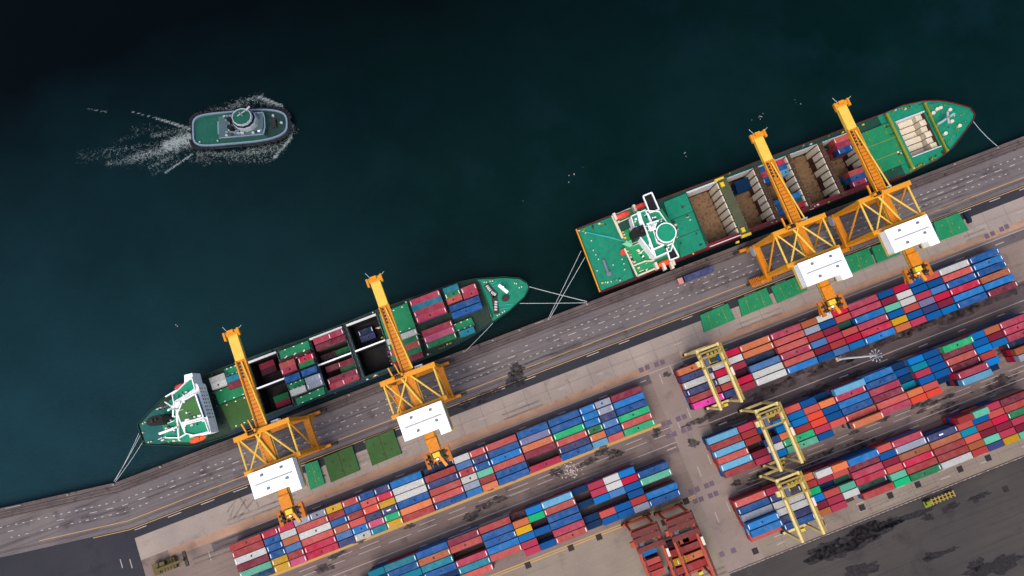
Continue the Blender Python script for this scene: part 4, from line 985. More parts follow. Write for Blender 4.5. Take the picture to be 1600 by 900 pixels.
m = MB(); q = P(974, 394, 6.5); m.ell(q, 1.2, 1.2, 5.4, 6.8, 12); m.build('red_drum', 'salmon', R)

rk = random.Random(31)
def clutter(sh, pts, n, z, mats):
    for i in range(n):
        (a, b), (c_, d_) = pts[rk.randrange(len(pts))]; k = rk.random(); q = lerp(P(a, b, z), P(c_, d_, z), k); m = MB()
        x, y = q.x + rk.uniform(-.5, .5), q.y + rk.uniform(-.5, .5); t_ = rk.random()
        if t_ < .4: m.tube((x, y, z), (x, y, z + rk.uniform(.6, 1.4)), rk.uniform(.18, .35), 8)
        elif t_ < .8: m.box(x - rk.uniform(.2, .6), x + rk.uniform(.2, .6), y - rk.uniform(.15, .4), y + rk.uniform(.15, .4), z, z + rk.uniform(.5, 1.1))
        else: m.tube((x - rk.uniform(.5, 1.6), y, z + .2), (x + rk.uniform(.5, 1.6), y, z + .2), .12, 6)
        m.build('deck_fitting', rk.choice(mats), sh.root)
clutter(S2, [((1030, 315), (1378, 183)), ((1075, 398), (1360, 290)), ((1390, 176), (1440, 162)), ((1440, 258), (1478, 236)), ((1420, 268), (1440, 256)), ((905, 362), (945, 350)), ((940, 445), (985, 430)), ((1450, 170), (1510, 190)), ((1470, 205), (1500, 190))], 84, 5.05, ['mossyellow', 'mossyellow', 'deckyellow', 'panel', 'steel', 'brown', 'tugwhite'])
clutter(S2, [((1042, 320), (1066, 395)), ((1062, 312), (1096, 384)), ((1352, 210), (1376, 266)), ((1386, 196), (1410, 252))], 22, 6.42, ['mossyellow', 'brown', 'steel', 'panel'])
clutter(S1, [((272, 632), (288, 652)), ((288, 668), (318, 660)), ((292, 612), (276, 622)), ((262, 640), (276, 680)), ((250, 684), (280, 690))], 26, 15.7, ['white', 'panel', 'grey', 'white'])
clutter(S1, [((286, 630), (303, 622)), ((290, 656), (314, 648)), ((284, 640), (300, 648))], 14, 18.28, ['white', 'panel', 'white', 'slate'])
clutter(S1, [((246, 640), (268, 634)), ((255, 684), (284, 688)), ((262, 668), (280, 662))], 22, 9.02, ['white', 'panel', 'grey', 'steel'])
clutter(S2, [((990, 340), (1002, 372)), ((1010, 336), (1036, 345)), ((1010, 372), (1022, 396)), ((1028, 384), (1046, 386))], 30, 16.1, ['white', 'panel', 'grey', 'white', 'steel'])
clutter(S2, [((962, 340), (980, 385)), ((980, 392), (1000, 428)), ((1000, 426), (1040, 408)), ((996, 388), (1010, 412))], 40, 8.24, ['white', 'panel', 'panel', 'steel', 'deckyellow'])
clutter(S1, [((300, 600), (430, 548)), ((440, 543), (640, 470)), ((420, 654), (640, 566)), ((650, 562), (735, 522)), ((758, 445), (768, 498)), ((330, 600), (352, 672)), ((640, 480), (668, 552)), ((590, 500), (614, 572))], 80, 4.05, ['panel', 'mossyellow', 'steel', 'brown', 'slate', 'rust' if 'rust' in M else 'brown'])
# ------------------------------------------------------------------ water (one sheet, kept out of the hulls)
m = MB(); X0, X1, Y1 = -3000, 3000, 4000
ev = sorted(set([X0, X1] + [x for x in XS if X0 < x < X1] + [x for sh in SHIPS for x in sh.xs]))
for a, b in zip(ev[:-1], ev[1:]):
    if b - a < 1e-4: continue
    cur = next((sh for sh in SHIPS if sh.x0 + 1.5 <= a and b <= sh.x1 - 1.5), None)
    yy = lambda x: yq(x) - .3
    if cur is None: m.quad([(a, yy(a), WZ), (b, yy(b), WZ), (b, Y1, WZ), (a, Y1, WZ)])
    else:
        k = 1.6
        def lo(x): return min(cur.ys(x) + k, (cur.ys(x) + cur.yn(x)) / 2)
        def hi(x): return max(cur.yn(x) - k, (cur.ys(x) + cur.yn(x)) / 2)
        m.quad([(a, yy(a), WZ), (b, yy(b), WZ), (b, lo(b), WZ), (a, lo(a), WZ)]); m.quad([(a, hi(a), WZ), (b, hi(b), WZ), (b, Y1, WZ), (a, Y1, WZ)])
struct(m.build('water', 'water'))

# ------------------------------------------------------------------ ship-to-shore cranes
def make_sts():
    r = empty('quay_crane', (0, 0, 0), 'tmp', 'crane', 'yellow quay cranes')
    YW, YL, ZP, ZT, HX = 18.6, 6.4, 12.0, 33.0, 9.2
    for sx in (-1, 1):
        m = MB(); m.beam((sx * HX, YW, 2.6), (sx * HX, YW, ZT), 1.3, 1.3); m.build('leg', M['yellow'], r)
        m = MB(); m.beam((sx * HX, YL, 2.6), (sx * HX, YL + .3, ZT), 1.3, 1.3); m.build('leg', M['yellow'], r)
        m = MB(); m.beam((sx * HX, YW + .5, ZP), (sx * HX, YL - .6, ZP), 2.3, 1.7); m.build('portal_beam', M['orange'], r)
        m = MB(); m.tube((sx * HX, YW, ZT - .2), (sx * HX, YL, ZT - .2), .36, 8); m.build('top_tie', M['cream'] if False else M['pale_yellow'], r)
        m = MB(); m.tube((sx * HX, YW - .4, ZT - .6), (sx * HX, YL + .6, ZP + 1), .34, 8); m.build('side_brace', M['yellow'], r)
    m = MB()
    m.tube((-.6, YW - .6, ZT + .4), (-HX + .8, YL, ZT), .32, 8); m.tube((.8, YW - .6, ZT + .4), (HX - .4, YL, ZT), .34, 8); m.tube((-HX + .7, YW - .5, ZT), (-1.5, YL, ZT), .3, 8); m.tube((-2.5, YW - .7, ZT + .5), (1.4, YL + 1, ZT + .2), .42, 8)
    build_each(m, 'plan_brace', M['pale_yellow'], r)
    m = MB(); m.beam((-HX - .9, YW, ZT + .1), (HX + .9, YW, ZT + .1), 1.7, 1.8); m.build('top_beam', M['yellow'], r)
    m = MB(); m.beam((-HX - .9, YL, ZT + .1), (HX + .9, YL, ZT + .1), 1.5, 1.6); m.build('top_beam', M['yellow'], r)
    m = MB(); m.beam((-HX - 1, YW, ZP - .3), (HX + 1, YW, ZP - .3), 1.5, 1.9); m.build('portal_beam', M['orange'], r)
    m = MB(); m.beam((-HX - 1, YL, ZP - .3), (HX + 1, YL, ZP - .3), 1.7, 2.0); m.build('portal_beam', M['orange'], r)
    for y in (YW + .9, YL - .4):
        m = MB(); m.beam((-12.2, y, 2.2), (12.2, y, 2.2), 1.1, 1.3); sl = m.build('sill_beam', M['orange'], r)
        m = MB()
        for sx in (-1, 1):
            for k in range(4): m.tube((sx * (7 + k * 1.9), y - .35, .55), (sx * (7 + k * 1.9), y + .35, .55), .5, 10)
            m.box(sx * 6, sx * 13.6, y - .3, y + .3, .7, 1.4); m.box(sx * 13.6, sx * 14.3, y - .5, y + .5, .4, 1.3)
        m.build('bogie', M['steel'], sl)
    # girder and boom: box with two runway rails, plated outer end
    m = MB(); m.box(-1.6, 1.6, -9, 18.2, 31.0, 32.6); gd = m.build('girder', M['orange'], r)
    m = MB()
    for sx in (-1, 1): m.box(sx * 1.62, sx * 2.2, -8.6, 17.6, 31.4, 32.0)
    y = -8
    while y < 17: m.box(-2.35, -2.2, y, y + .15, 32.0, 33.0); m.box(2.2, 2.35, y, y + .15, 32.0, 33.0); y += 1.6
    m.build('walkway', M['olive'], gd)
    m = MB(); m.box(-1.5, 1.5, 19.6, 44.5, 31.1, 32.5); bo = m.build('boom', M['orange'], r)
    m = MB(); m.box(-1.75, 1.75, 44.5, 54.4, 31.0, 32.7); m.build('boom_nose', M['pale_yellow'], bo)
    m = MB()
    for sx in (-1, 1): m.box(sx * 1.5, sx * 1.95, 19.8, 44.4, 31.5, 32.9)
    m.build('boom_rail', M['yellow'], bo)
    m = MB()
    for k in range(5): m.box(-.95, -.35, 38.0 + k * 1.25, 38.8 + k * 1.25, 32.5, 32.56); m.box(.25, .85, 37.4 + k * 1.25, 38.3 + k * 1.25, 32.5, 32.56)
    for k in range(12): m.box(-1.3, 1.3, 21 + k * 1.4, 21.12 + k * 1.4, 32.5, 32.58)
    m.box(-1.2, -1.0, 20, 44, 32.5, 32.62); m.build('rope_slot', M['steel'], bo)
    m = MB(); m.tube((2.5, 20, 34.3), (.4, 43.5, 33.0), .28, 8); m.build('forestay', M['pale_yellow'], r)
    m = MB(); m.box(-2.9, 3.0, 53.6, 55.4, 32.2, 32.9); m.box(-2.9, -2.2, 52.4, 55.4, 32.3, 33.5); m.box(2.3, 3.0, 52.8, 55.6, 32.3, 33.5); m.box(-1.0, 1.0, 54.4, 55.6, 32.4, 33.6); tp = m.build('tip_platform', M['yellow'], bo)
    m = MB(); m.tube((-1.2, 55.4, 33), (-2.2, 57.6, 33.2), .09, 5); m.tube((2.8, 55.2, 33), (4.3, 55.9, 33.2), .09, 5); build_each(m, 'antenna', M['rope'], bo)
    # hinge gear
    m = MB()
    for k in range(4): m.tube((-4.6 + k * .8, 19.0, 34.4), (-4.1 + k * .8, 19.0, 34.4), .75, 12)
    build_each(m, 'sheave', M['steel'], r)
    m = MB(); m.box(-5.2, -1.6, 18.0, 20.0, 33.6, 34.2); m.beam((-4.9, 19, 34), (-5.4, 23, 35), .5, .6); m.beam((-2.4, 19, 34), (-2.9, 23.5, 35), .4, .5); m.box(-5.3, -4.2, 18.6, 19.4, 34, 36.2); m.box(-1.9, -1.2, 18.8, 19.6, 34, 35.8); m.build('hinge_frame', M['yellow'], r)
    m = MB(); m.box(2.6, 5.4, 18.7, 20.6, 27.8, 30.4); cb = m.build('operator_cab', M['white'], r)
    m = MB(); m.box(2.9, 4.6, 19.3, 20.0, 30.4, 30.45); m.box(2.8, 5.2, 20.6, 20.66, 28.4, 29.9); m.build('window', M['glass'], cb)
    # machine house with ridge and roof vents
    pts = [(-7.7, -2.5), (4.6, -2.5), (4.6, -4.7), (8.0, -4.7), (8.0, 5.8), (-7.7, 5.8)]
    m = MB(); m.prism(pts, 32.9, 37.2); mh = m.build('machine_house', M['white'], r)
    m = MB(); q = [(-7.85, -2.65), (4.45, -2.65), (4.45, -4.85), (8.15, -4.85), (8.15, 5.95), (-7.85, 5.95)]; m.prism(q, 37.2, 37.36); m.build('roof', M['whiteroof'], mh)
    m = MB(); m.box(-6.3, 6.9, 1.35, 1.85, 37.36, 37.5); m.build('roof_ridge', M['greyline'], mh)
    m = MB()
    for (a, b) in ((-3.2, 4.1), (3.8, 4.3), (-2.4, -.8), (4.6, .2)): m.box(a - .45, a + .45, b - .4, b + .4, 37.36, 37.9)
    build_each(m, 'roof_vent', M['grey'], mh)
    m = MB(); m.box(-8.4, 8.6, -2.9, 6.6, 32.6, 32.88); m.box(4.2, 8.6, -5.1, -2.9, 32.6, 32.88)
    for k in range(9): m.box(-8.3 + k * 2.05, -8.2 + k * 2.05, 6.3, 6.4, 32.88, 33.9); m.box(-8.3 + k * 2.05, -8.2 + k * 2.05, -2.85, -2.75, 32.88, 33.9)
    m.box(-8.3, 8.5, 6.3, 6.4, 33.85, 33.95); m.build('house_platform', M['olive'], r)
    m = MB(); m.box(-1.9, 1.9, -9.4, -4.9, 31.0, 33.2); m.build('girder_end', M['orange'], gd)
    # trolley parked on the back reach with spreader
    m = MB(); m.box(-4.6, 4.7, -13.4, -9.7, 30.2, 30.7); m.box(-4.6, -3.3, -14.6, -9.2, 30.7, 31.8); m.box(3.2, 4.7, -14.4, -9.0, 30.7, 31.8)
    for k in range(6): m.beam((-4.4 + k * 1.8, -9.4, 30.9), (-4.7 + k * 1.8, -14.2, 29.4), .3, .4)
    tr = m.build('trolley', M['rustyorange'], r)
    m = MB()
    for k in range(5): m.box(-3.2 + k * 1.3, -2.6 + k * 1.3, -13.2, -9.9, 30.72, 30.95)
    m.box(-1.9, -1.5, -13.4, -9.8, 30.7, 31.5); m.box(1.6, 2.0, -13.4, -9.8, 30.7, 31.5); m.build('rope_deck', M['steel'], tr)
    m = MB(); m.box(-1.3, 1.2, -11.6, -9.9, 31.2, 32.8); m.build('motor_cover', M['deckyellow'], tr)
    m = MB()
    for (a, b) in ((-3.4, -11.2), (3.1, -10.6), (-3.2, -12.8), (2.8, -12.6)): m.tube((a - .8, b, 31.4), (a + .8, b, 31.4), .6, 10)
    build_each(m, 'winch_drum', M['steel'], tr)
    m = MB(); m.beam((.6, -11.6, 31.2), (1.8, -15.4, 30.6), 1.0, .8); m.box(-1.8, -.8, -12.8, -12.0, 31, 31.6); m.build('hook_arm', M['yellow'], tr)
    m = MB(); m.box(-.7, .1, -12.6, -11.9, 31.3, 32.1); m.build('lamp_box', M['white'], tr)
    # stairs, cable reel
    m = MB()
    for (xa, za, xb, zb) in ((-12.5, 1.2, -6, 6.2), (-6, 6.2, -12, 11.2)):
        for k in range(14):
            t_ = k / 13; xx, zz = lerp(xa, xb, t_), lerp(za, zb, t_); m.box(xx - .22, xx + .22, 4.4, 5.5, zz, zz + .1)
        m.beam((xa, 4.35, za + 1), (xb, 4.35, zb + 1), .08, .1); m.beam((xa, 5.55, za + 1), (xb, 5.55, zb + 1), .08, .1)
    m.build('stairs', M['orange'], r)
    m = MB(); m.box(-13.6, -2.6, 5.2, 7.6, 2.5, 2.8)
    for k in range(16): m.box(-13.5 + k * .68, -13.15 + k * .68, 5.1, 7.7, 2.8, 3.5)
    m.build('sill_walkway', M['rustyorange'], r)
    m = MB(); m.tube((-10.6, 17.2, 10.6), (-10.0, 17.2, 10.6), 2.0, 20); m.build('cable_reel', M['tugwhite'], r)
    m = MB(); m.tube((7.2, -5, 31.2), (7.2, -4.6, 31.2), 1.0, 12); m.box(5.2, 7.6, -4.4, -3.2, 30, 31.2); m.build('blower', M['slate'], r)
    return r
proto = make_sts()
STS = [(-89.9, 'yellow quay crane nearest the white bridge of the smaller ship'), (-36.3, 'yellow quay crane reaching over the middle of the smaller ship'),
       (111.6, 'yellow quay crane reaching over the third hold of the larger ship'), (144.6, 'yellow quay crane reaching towards the bow of the larger ship')]
for i, (x, lb) in enumerate(STS):
    o = proto if i == 0 else copy_tree(proto)
    o.location = (x, 0, 0); o['label'] = lb

# ------------------------------------------------------------------ yard gantries
def make_rtg(name, main, second, label, group, span=22.0, gap=8.2, zt=18.0):
    """rubber-tyred gantry; X = travel direction, spans Y from 0 (quay end) to -span"""
    r = empty(name, (0, 0, 0), label, 'gantry crane', group); g = gap / 2
    for sx in (-1, 1):
        m = MB(); m.box(sx * g - .42, sx * g + .42, -span - .5, .6, zt - 1.4, zt); gd = m.build('girder', main, r)
        m = MB(); m.box(sx * g + .75, sx * g + (1.25 if sx < 0 else 1.6), -span, .2, zt - .9, zt - .7)
        y = -span
        while y < 0: m.box(sx * g + 1.2, sx * g + 1.28, y, y + .08, zt - .7, zt + .3); y += 2.2
        m.build('walkway', second, gd)
        for y in (0, -span):
            m = MB(); m.beam((sx * g, y, 1.6), (sx * g, y, zt - 1.4), .75, .9); m.build('leg', main, r)
    for y in (0, -span):
        m = MB(); m.beam((-g - 1.2, y, 1.9), (g + 1.2, y, 1.9), .9, .9); sl = m.build('sill_beam', main, r)
        m = MB()
        for sx in (-1, 1):
            for k in (-.9, .9): m.tube((sx * (g + .1) + k, y - .35, .75), (sx * (g + .1) + k, y + .35, .75), .75, 12)
        build_each(m, 'wheel', M['rubber'], sl)
    m = MB(); m.box(-g, g, -.4, .4, zt - 1.2, zt - .5); m.build('end_tie', main, r)
    m = MB()    # trolley frame near the quay end
    for y in (-1.2, -3.0, -6.6): m.beam((-g - .6, y, zt + .35), (g + .6, y, zt + .35), .6, .5)
    m.beam((-g + .5, -1.0, zt + .5), (-g + .5, -6.8, zt + .5), .4, .4); m.beam((g - .9, -1.0, zt + .5), (g - .9, -6.8, zt + .5), .5, .4)
    for k in range(4): m.tube((-1.5 + k * 1.5, -2.1, zt + .7), (-.6 + k * 1.5, -2.1, zt + .7), .5, 10)
    tr = m.build('trolley', second, r)
    m = MB(); m.box(-g + 1.0, -g + 2.6, -6.2, -2.2, zt - 2.4, zt + .5); cb = m.build('operator_cab', M['slate'], tr)
    m = MB(); m.box(-g + 1.2, -g + 2.4, -6.26, -6.2, zt - 1.6, zt - .2); m.build('window', M['glass'], cb)
    m = MB(); m.box(-g - 1.9, -g - .6, -5.4, -3.4, zt - 1.6, zt - .1); m.build('electrical_box', main, tr)
    m = MB(); m.box(-1.0, 1.9, -5.6, -3.8, zt + .05, zt + .15); m.build('hoist_deck', M['steel'], tr)
    m = MB()
    for a, b in ((-1.8, -3.6), (2.2, -3.6), (-1.8, -6.2), (2.2, -6.2)): m.tube((a, b, zt), (a, b, zt - 4.5), .06, 4)
    m.box(-3.0, 3.0, -6.0, -3.6, zt - 5.0, zt - 4.5); m.build('spreader', M['deckyellow'], tr)
    m = MB(); m.box(g - 3, g - 1.4, -span - 1.6, -span - .6, 1.2, 3.4); m.build('power_pack', M['deckyellow'], r)
    m = MB(); m.box(g + .6, g + 1.5, -12.5, -9.5, zt - .65, zt + .6); m.build('cable_tray', M['panel'], r)
    return r
g0 = make_rtg('yard_gantry', M['cream'], M['olive'], 'cream yard gantry straddling the block behind the larger ship', 'cream yard gantries', 22.2)
def gc(a, b):
    p, q = P(*a, 18), P(*b, 18); return ((p.x + q.x) / 2, (p.y + q.y) / 2, 0)
g0.location = gc((1089, 545), (1122, 543)); g0.location.y = -10.6
g1 = copy_tree(g0); g1.location = (P(1181.4, 637, 18).x + 3.6, -38.2, 0); g1['label'] = 'cream yard gantry straddling the block beside the light mast'
g2 = copy_tree(g0); g2.location = (P(1214.5, 748, 18).x + 3.7, P(1214.5, 748, 18).y - .8, 0); g2['label'] = 'cream yard gantry straddling the block by the beige road'
rg = make_rtg('yard_gantry', M['red'], M['darkred'], 'rusty red gantry with an azure container below, beside its twin', 'red yard gantries', 24, 8.6, 16)
q = P(1003, 826, 16); rg.location = (q.x + .3, q.y + .2, 0)
m = MB()
for y in (-1.0, -3.4, -6.8): m.box(rg.location.x - 4.6, rg.location.x + 5.2, rg.location.y + y - 1.0, rg.location.y + y + .9, 16.6, 17.1)
WL[rg.name] = Vector(rg.location); m.build('machinery_deck', 'darkred', rg)
rg2 = copy_tree(rg); q = P(1057, 808, 16); rg2.location = (q.x + .3, q.y + .2, 0); rg2['label'] = 'rusty red gantry over small orange and red containers beside the crossroad'

# ------------------------------------------------------------------ hatch covers landed on the quay
HC_ = [([(475.6, 726), (496, 719), (507.6, 756), (485, 766)], 'hatchgreen', 'bright green hatch cover on the quay beside a white crane house', 1),
       ([(505, 715), (550, 696.5), (562, 735), (517, 754)], 'hatchrust', 'rust-stained two-panel hatch cover next to the bright green one', 2),
       ([(569, 689), (614, 671), (627.5, 709), (581.6, 728)], 'hatchrust', 'mossy two-panel hatch cover beside the crane over the smaller ship middle', 2),
       ([(1094, 492.6), (1137, 474), (1149, 499), (1101, 519)], 'hatchgreen', 'green hatch cover at the end of the row, beside open apron', 3),
       ([(1153, 468), (1197, 449.5), (1208, 474.5), (1160, 494.5)], 'hatchgreen', 'green hatch cover second along the row from the open apron', 3),
       ([(1204.5, 448), (1250, 430), (1262, 453), (1216, 473.5)], 'hatchgreen', 'green hatch cover partly beneath the white crane house, third in its row', 3),
       ([(1319, 401.5), (1357, 387), (1367, 412), (1324, 430)], 'hatchgreen', 'green hatch cover just past the white crane house, blotched surface', 1),
       ([(1362, 386), (1396, 374), (1407, 397), (1371, 411)], 'hatchgreen', 'green hatch cover lying between the two white crane houses', 1),
       ([(1459, 347), (1498, 332), (1514, 360), (1467, 377)], 'hatchgreen', 'scuffed green hatch cover beside the dark parked car', 1)]
for pts, mt, lb, n in HC_:
    c = [P(a, b, 1.1) for a, b in pts]; ctr = (c[0] + c[2]) / 2
    r = empty('hatch_cover', (ctr.x, ctr.y, 0), lb, 'hatch cover', 'hatch covers landed on the quay')
    k = 2 if n == 2 else 1
    for i in range(k):
        t0, t1 = i / k + (.008 if i else 0), (i + 1) / k - (.008 if i < k - 1 else 0)
        q = [lerp(c[0], c[1], t0), lerp(c[0], c[1], t1), lerp(c[3], c[2], t1), lerp(c[3], c[2], t0)]
        m = MB(); m.prism([(p[0], p[1]) for p in q], .12, 1.1); m.build('panel', mt, r)
    e = MB()
    for t_ in ((.25, .75) if n == 3 else (.5,)):
        a, b = lerp(c[0], c[1], t_), lerp(c[3], c[2], t_); e.beam((a.x, a.y, 1.13), (b.x, b.y, 1.13), .12, .08)
    for (u, w_) in ((.25, .3), (.6, .4), (.75, .7), (.45, .75)):
        q = lerp(lerp(c[0], c[1], u), lerp(c[3], c[2], u), w_); e.box(q.x - .22, q.x + .22, q.y - .35, q.y + .35, 1.1, 1.24)
    build_each(e, 'lashing_fitting', 'mossyellow' if n != 2 else 'brown', r)
    f = MB(); f.box(ctr.x - 3.6, ctr.x + 3.6, ctr.y - 2, ctr.y - 1.6, 0, .14); f.box(ctr.x - 3.6, ctr.x + 3.6, ctr.y + 1.6, ctr.y + 2, 0, .14); build_each(f, 'support_timber', 'brown', r)

# ------------------------------------------------------------------ mast, vehicles, small gear
q = P(1335, 566 - 2, 0); hd = P(1368.5, 555.5, 30)
q = Vector((hd.x, hd.y, 0))
r = empty('light_mast', q, 'tall white light mast with a ring of floodlights between two yard blocks', 'light mast')
m = MB(); m.tube((q.x, q.y, 0), (q.x, q.y, 30), .42, 10, .22); m.build('mast', 'white', r)
m = MB(); m.box(q.x - 1.1, q.x + 1.1, q.y - .8, q.y + .8, 0, .9); m.box(q.x - .5, q.x + .5, q.y - .5, q.y + .5, .9, 2); m.build('base', 'debris', r)
for k in range(10):
    a = 2 * math.pi * k / 10; m = MB()
    m.tube((q.x, q.y, 30), (q.x + math.cos(a) * 1.6, q.y + math.sin(a) * 1.6, 30), .05, 4); cx, cy = q.x + math.cos(a) * 2.0, q.y + math.sin(a) * 2.0
    m.beam((q.x + math.cos(a) * 1.7, q.y + math.sin(a) * 1.7, 30.1), (q.x + math.cos(a) * 2.25, q.y + math.sin(a) * 2.25, 29.9), .3, .3); m.build('floodlight', 'tugwhite', r)
# lorry with trailer
r = empty('lorry', (tq.x, tq.y, 0), 'lorry with pinkish cab on the quay road beside the larger ship', 'lorry')
m = MB(); m.box(tq.x - 6.4, tq.x + 6.2, tq.y - 1.1, tq.y + 1.1, 1.0, 1.35); m.build('trailer', 'steel', r)
m = MB(); m.box(tq.x - 8.7, tq.x - 6.6, tq.y - 1.2, tq.y + 1.2, .7, 3.1); cb = m.build('cab', 'pinkcab', r)
m = MB(); m.box(tq.x - 8.76, tq.x - 8.7, tq.y - 1.0, tq.y + 1.0, 1.9, 2.8); m.build('windscreen', 'glass', cb)
m = MB()
for xx in (-7.9, -5.4, 3.4, 4.7):
    for sy in (-1, 1): m.tube((tq.x + xx, tq.y + sy * .75, .5), (tq.x + xx, tq.y + sy * 1.15, .5), .5, 12)
build_each(m, 'wheel', 'rubber', r)
# car
q = P(1514, 340, 1.4); r = empty('parked_car', (q.x, q.y, 0), 'dark car standing beside the scuffed green hatch cover', 'car')
m = MB(); secs = []
for (y, z0, z1, w_) in ((-2.2, .45, .8, .75), (-2.0, .3, .95, .88), (-1.0, .28, 1.0, .92), (1.0, .28, 1.0, .92), (2.0, .3, .9, .9), (2.25, .45, .75, .78)): secs.append([(q.x - w_, q.y + y, z0), (q.x + w_, q.y + y, z0), (q.x + w_ * .94, q.y + y, z1), (q.x - w_ * .94, q.y + y, z1)])
m.loft(secs); m.build('body', 'carpaint', r, False)
m = MB(); secs = []
for (y, z1, w_) in ((-1.7, 1.0, .8), (-1.2, 1.5, .7), (.3, 1.55, .7), (1.05, 1.0, .8)): secs.append([(q.x - .85, q.y + y, .95), (q.x + .85, q.y + y, .95), (q.x + w_, q.y + y, z1), (q.x - w_, q.y + y, z1)])
m.loft(secs); m.build('cabin', 'glass', r)
m = MB()
for sx in (-1, 1):
    for y in (-1.35, 1.4): m.tube((q.x + sx * .72, q.y + y, .33), (q.x + sx * .95, q.y + y, .33), .33, 12)
build_each(m, 'wheel', 'rubber', r)
# yellow trailer rig on the beige road
q = P(1468, 780, 1.4); r = empty('yard_truck', (q.x, q.y, 0), 'yellow yard truck with an empty skeletal trailer on the beige road', 'truck')
m = MB(); m.box(q.x - 3.4, q.x + 6.2, q.y - .75, q.y - .45, .9, 1.2); m.box(q.x - 3.4, q.x + 6.2, q.y + .45, q.y + .75, .9, 1.2)
for k in range(7): m.box(q.x - 3.2 + k * 1.5, q.x - 2.7 + k * 1.5, q.y - 1.2, q.y + 1.2, 1.0, 1.3)
m.build('trailer', 'olive', r)
m = MB(); m.box(q.x - 5.8, q.x - 4.0, q.y - .1, q.y + 1.2, .7, 2.9); m.box(q.x - 6.1, q.x - 3.6, q.y - 1.2, q.y + 1.2, .6, 1.3); cb = m.build('cab', 'mossyellow', r)
m = MB(); m.box(q.x - 5.86, q.x - 5.8, q.y, q.y + 1.1, 1.7, 2.7); m.build('windscreen', 'glass', cb)
m = MB()
for xx in (-5.2, -3.4, 3.8, 5.1):
    for sy in (-1, 1): m.tube((q.x + xx, q.y + sy * .8, .5), (q.x + xx, q.y + sy * 1.18, .5), .5, 12)
build_each(m, 'wheel', 'rubber', r)
# reach stacker at the dark corner
q = P(258, 884, 2.2); r = empty('reach_stacker', (q.x, q.y, 0), 'soiled olive reach stacker with raised boom on the dark asphalt corner', 'reach stacker')
m = MB(); m.box(q.x - 4.2, q.x + 4.0, q.y - 1.9, q.y + 1.9, 1.0, 2.0); m.box(q.x - 4.6, q.x - 2.2, q.y - 2.1, q.y + 2.1, 1.2, 2.6)
for k in range(5): m.box(q.x - 2 + k * 1.2, q.x - 1.7 + k * 1.2, q.y - 2.2, q.y + 2.2, 2.0, 2.25)
m.build('chassis', 'darkolive', r)
m = MB(); m.box(q.x - 1.2, q.x + .8, q.y + .3, q.y + 1.8, 2.0, 3.7); cb = m.build('cab', 'darkolive', r)
m = MB(); m.box(q.x + .8, q.x + .86, q.y + .4, q.y + 1.7, 2.6, 3.5); m.build('window', 'glass', cb)
m = MB(); m.beam((q.x - 3.2, q.y - .3, 3.4), (q.x + 9.5, q.y - .2, 6.2), .9, 1.0); bm_ = m.build('boom', 'darkolive', r)
m = MB(); m.box(q.x + 9.0, q.x + 10.2, q.y - 3.0, q.y + 2.8, 4.8, 5.4); m.build('spreader', 'steel', bm_)
m = MB()
for xx in (-3.2, 3.0):
    for sy in (-1, 1): m.tube((q.x + xx, q.y + sy * 1.3, .85), (q.x + xx, q.y + sy * 2.2, .85), .85, 14)
build_each(m, 'wheel', 'rubber', r)
# scrap heap on the lane beside the long block
q = P(892, 736, 0); m = MB(); rd = random.Random(2)
for _ in range(60):
    x, y = rd.gauss(0, 1.7), rd.gauss(0, 1.5); a = rd.uniform(0, 3.14); l = rd.uniform(.3, 1.1); z = rd.uniform(.03, .5)
    m.beam((q.x + x, q.y + y, z), (q.x + x + math.cos(a) * l, q.y + y + math.sin(a) * l, z + rd.uniform(-.02, .25)), rd.uniform(.1, .5), .08)
tag(m.build('scrap_heap', 'debris'), 'heap of pale scrap boards on the lane between two container blocks', 'scrap heap', kind='stuff')
# pallets and lattice frame at the end of the beige-road block
q = P(1322, 781.5, .6); m = MB()
for k in range(5): m.box(q.x - 3.2, q.x + 3.0, q.y - 1.0 + k * .45, q.y - .8 + k * .45, .3, .6)
for k in range(6): m.box(q.x - 3.1 + k * 1.15, q.x - 2.8 + k * 1.15, q.y - 1.1, q.y + 1.1, .6, .75)
tag(m.build('steel_frame', 'brown'), 'empty dark steel frame lying at the edge of the beige-road block', 'steel frame')

# bollards along the coping
sp = [(176, 753.5), (250, 728), (105, 771), (545, 616), (640, 581), (725, 549.5), (770, 532.5), (812, 516), (857, 498.5), (916, 472), (1558, 228.5), (1490, 254)]
for i, (a, b) in enumerate(sp):
    q = P(a, b, .6); yy = yq(q.x) - .5
    m = MB(); m.ell((q.x, yy), .34, .34, .1, .6, 12, .8); m.ell((q.x, yy), .48, .4, .6, .85, 12, .8)
    tag(m.build('bollard', 'iron'), ['bollard holding the stern lines of the smaller ship', 'bollard opposite the lifeboat at the smaller ship stern', 'lone bollard on the dim bend of the quay', 'bollard opposite the dark middle hold of the smaller ship',
        'bollard behind the crane over the smaller ship middle', 'bollard with a short line from the smaller ship bow', 'bollard opposite the raised forecastle of the smaller ship', 'bollard at the tip of the smaller ship bow',
        'bollard holding two stern lines of the larger ship', 'bollard holding two bow lines of the smaller ship', 'bollard holding the bow line of the larger ship', 'bollard under the bow flare of the larger ship'][i], 'bollard', 'bollards along the quay edge')
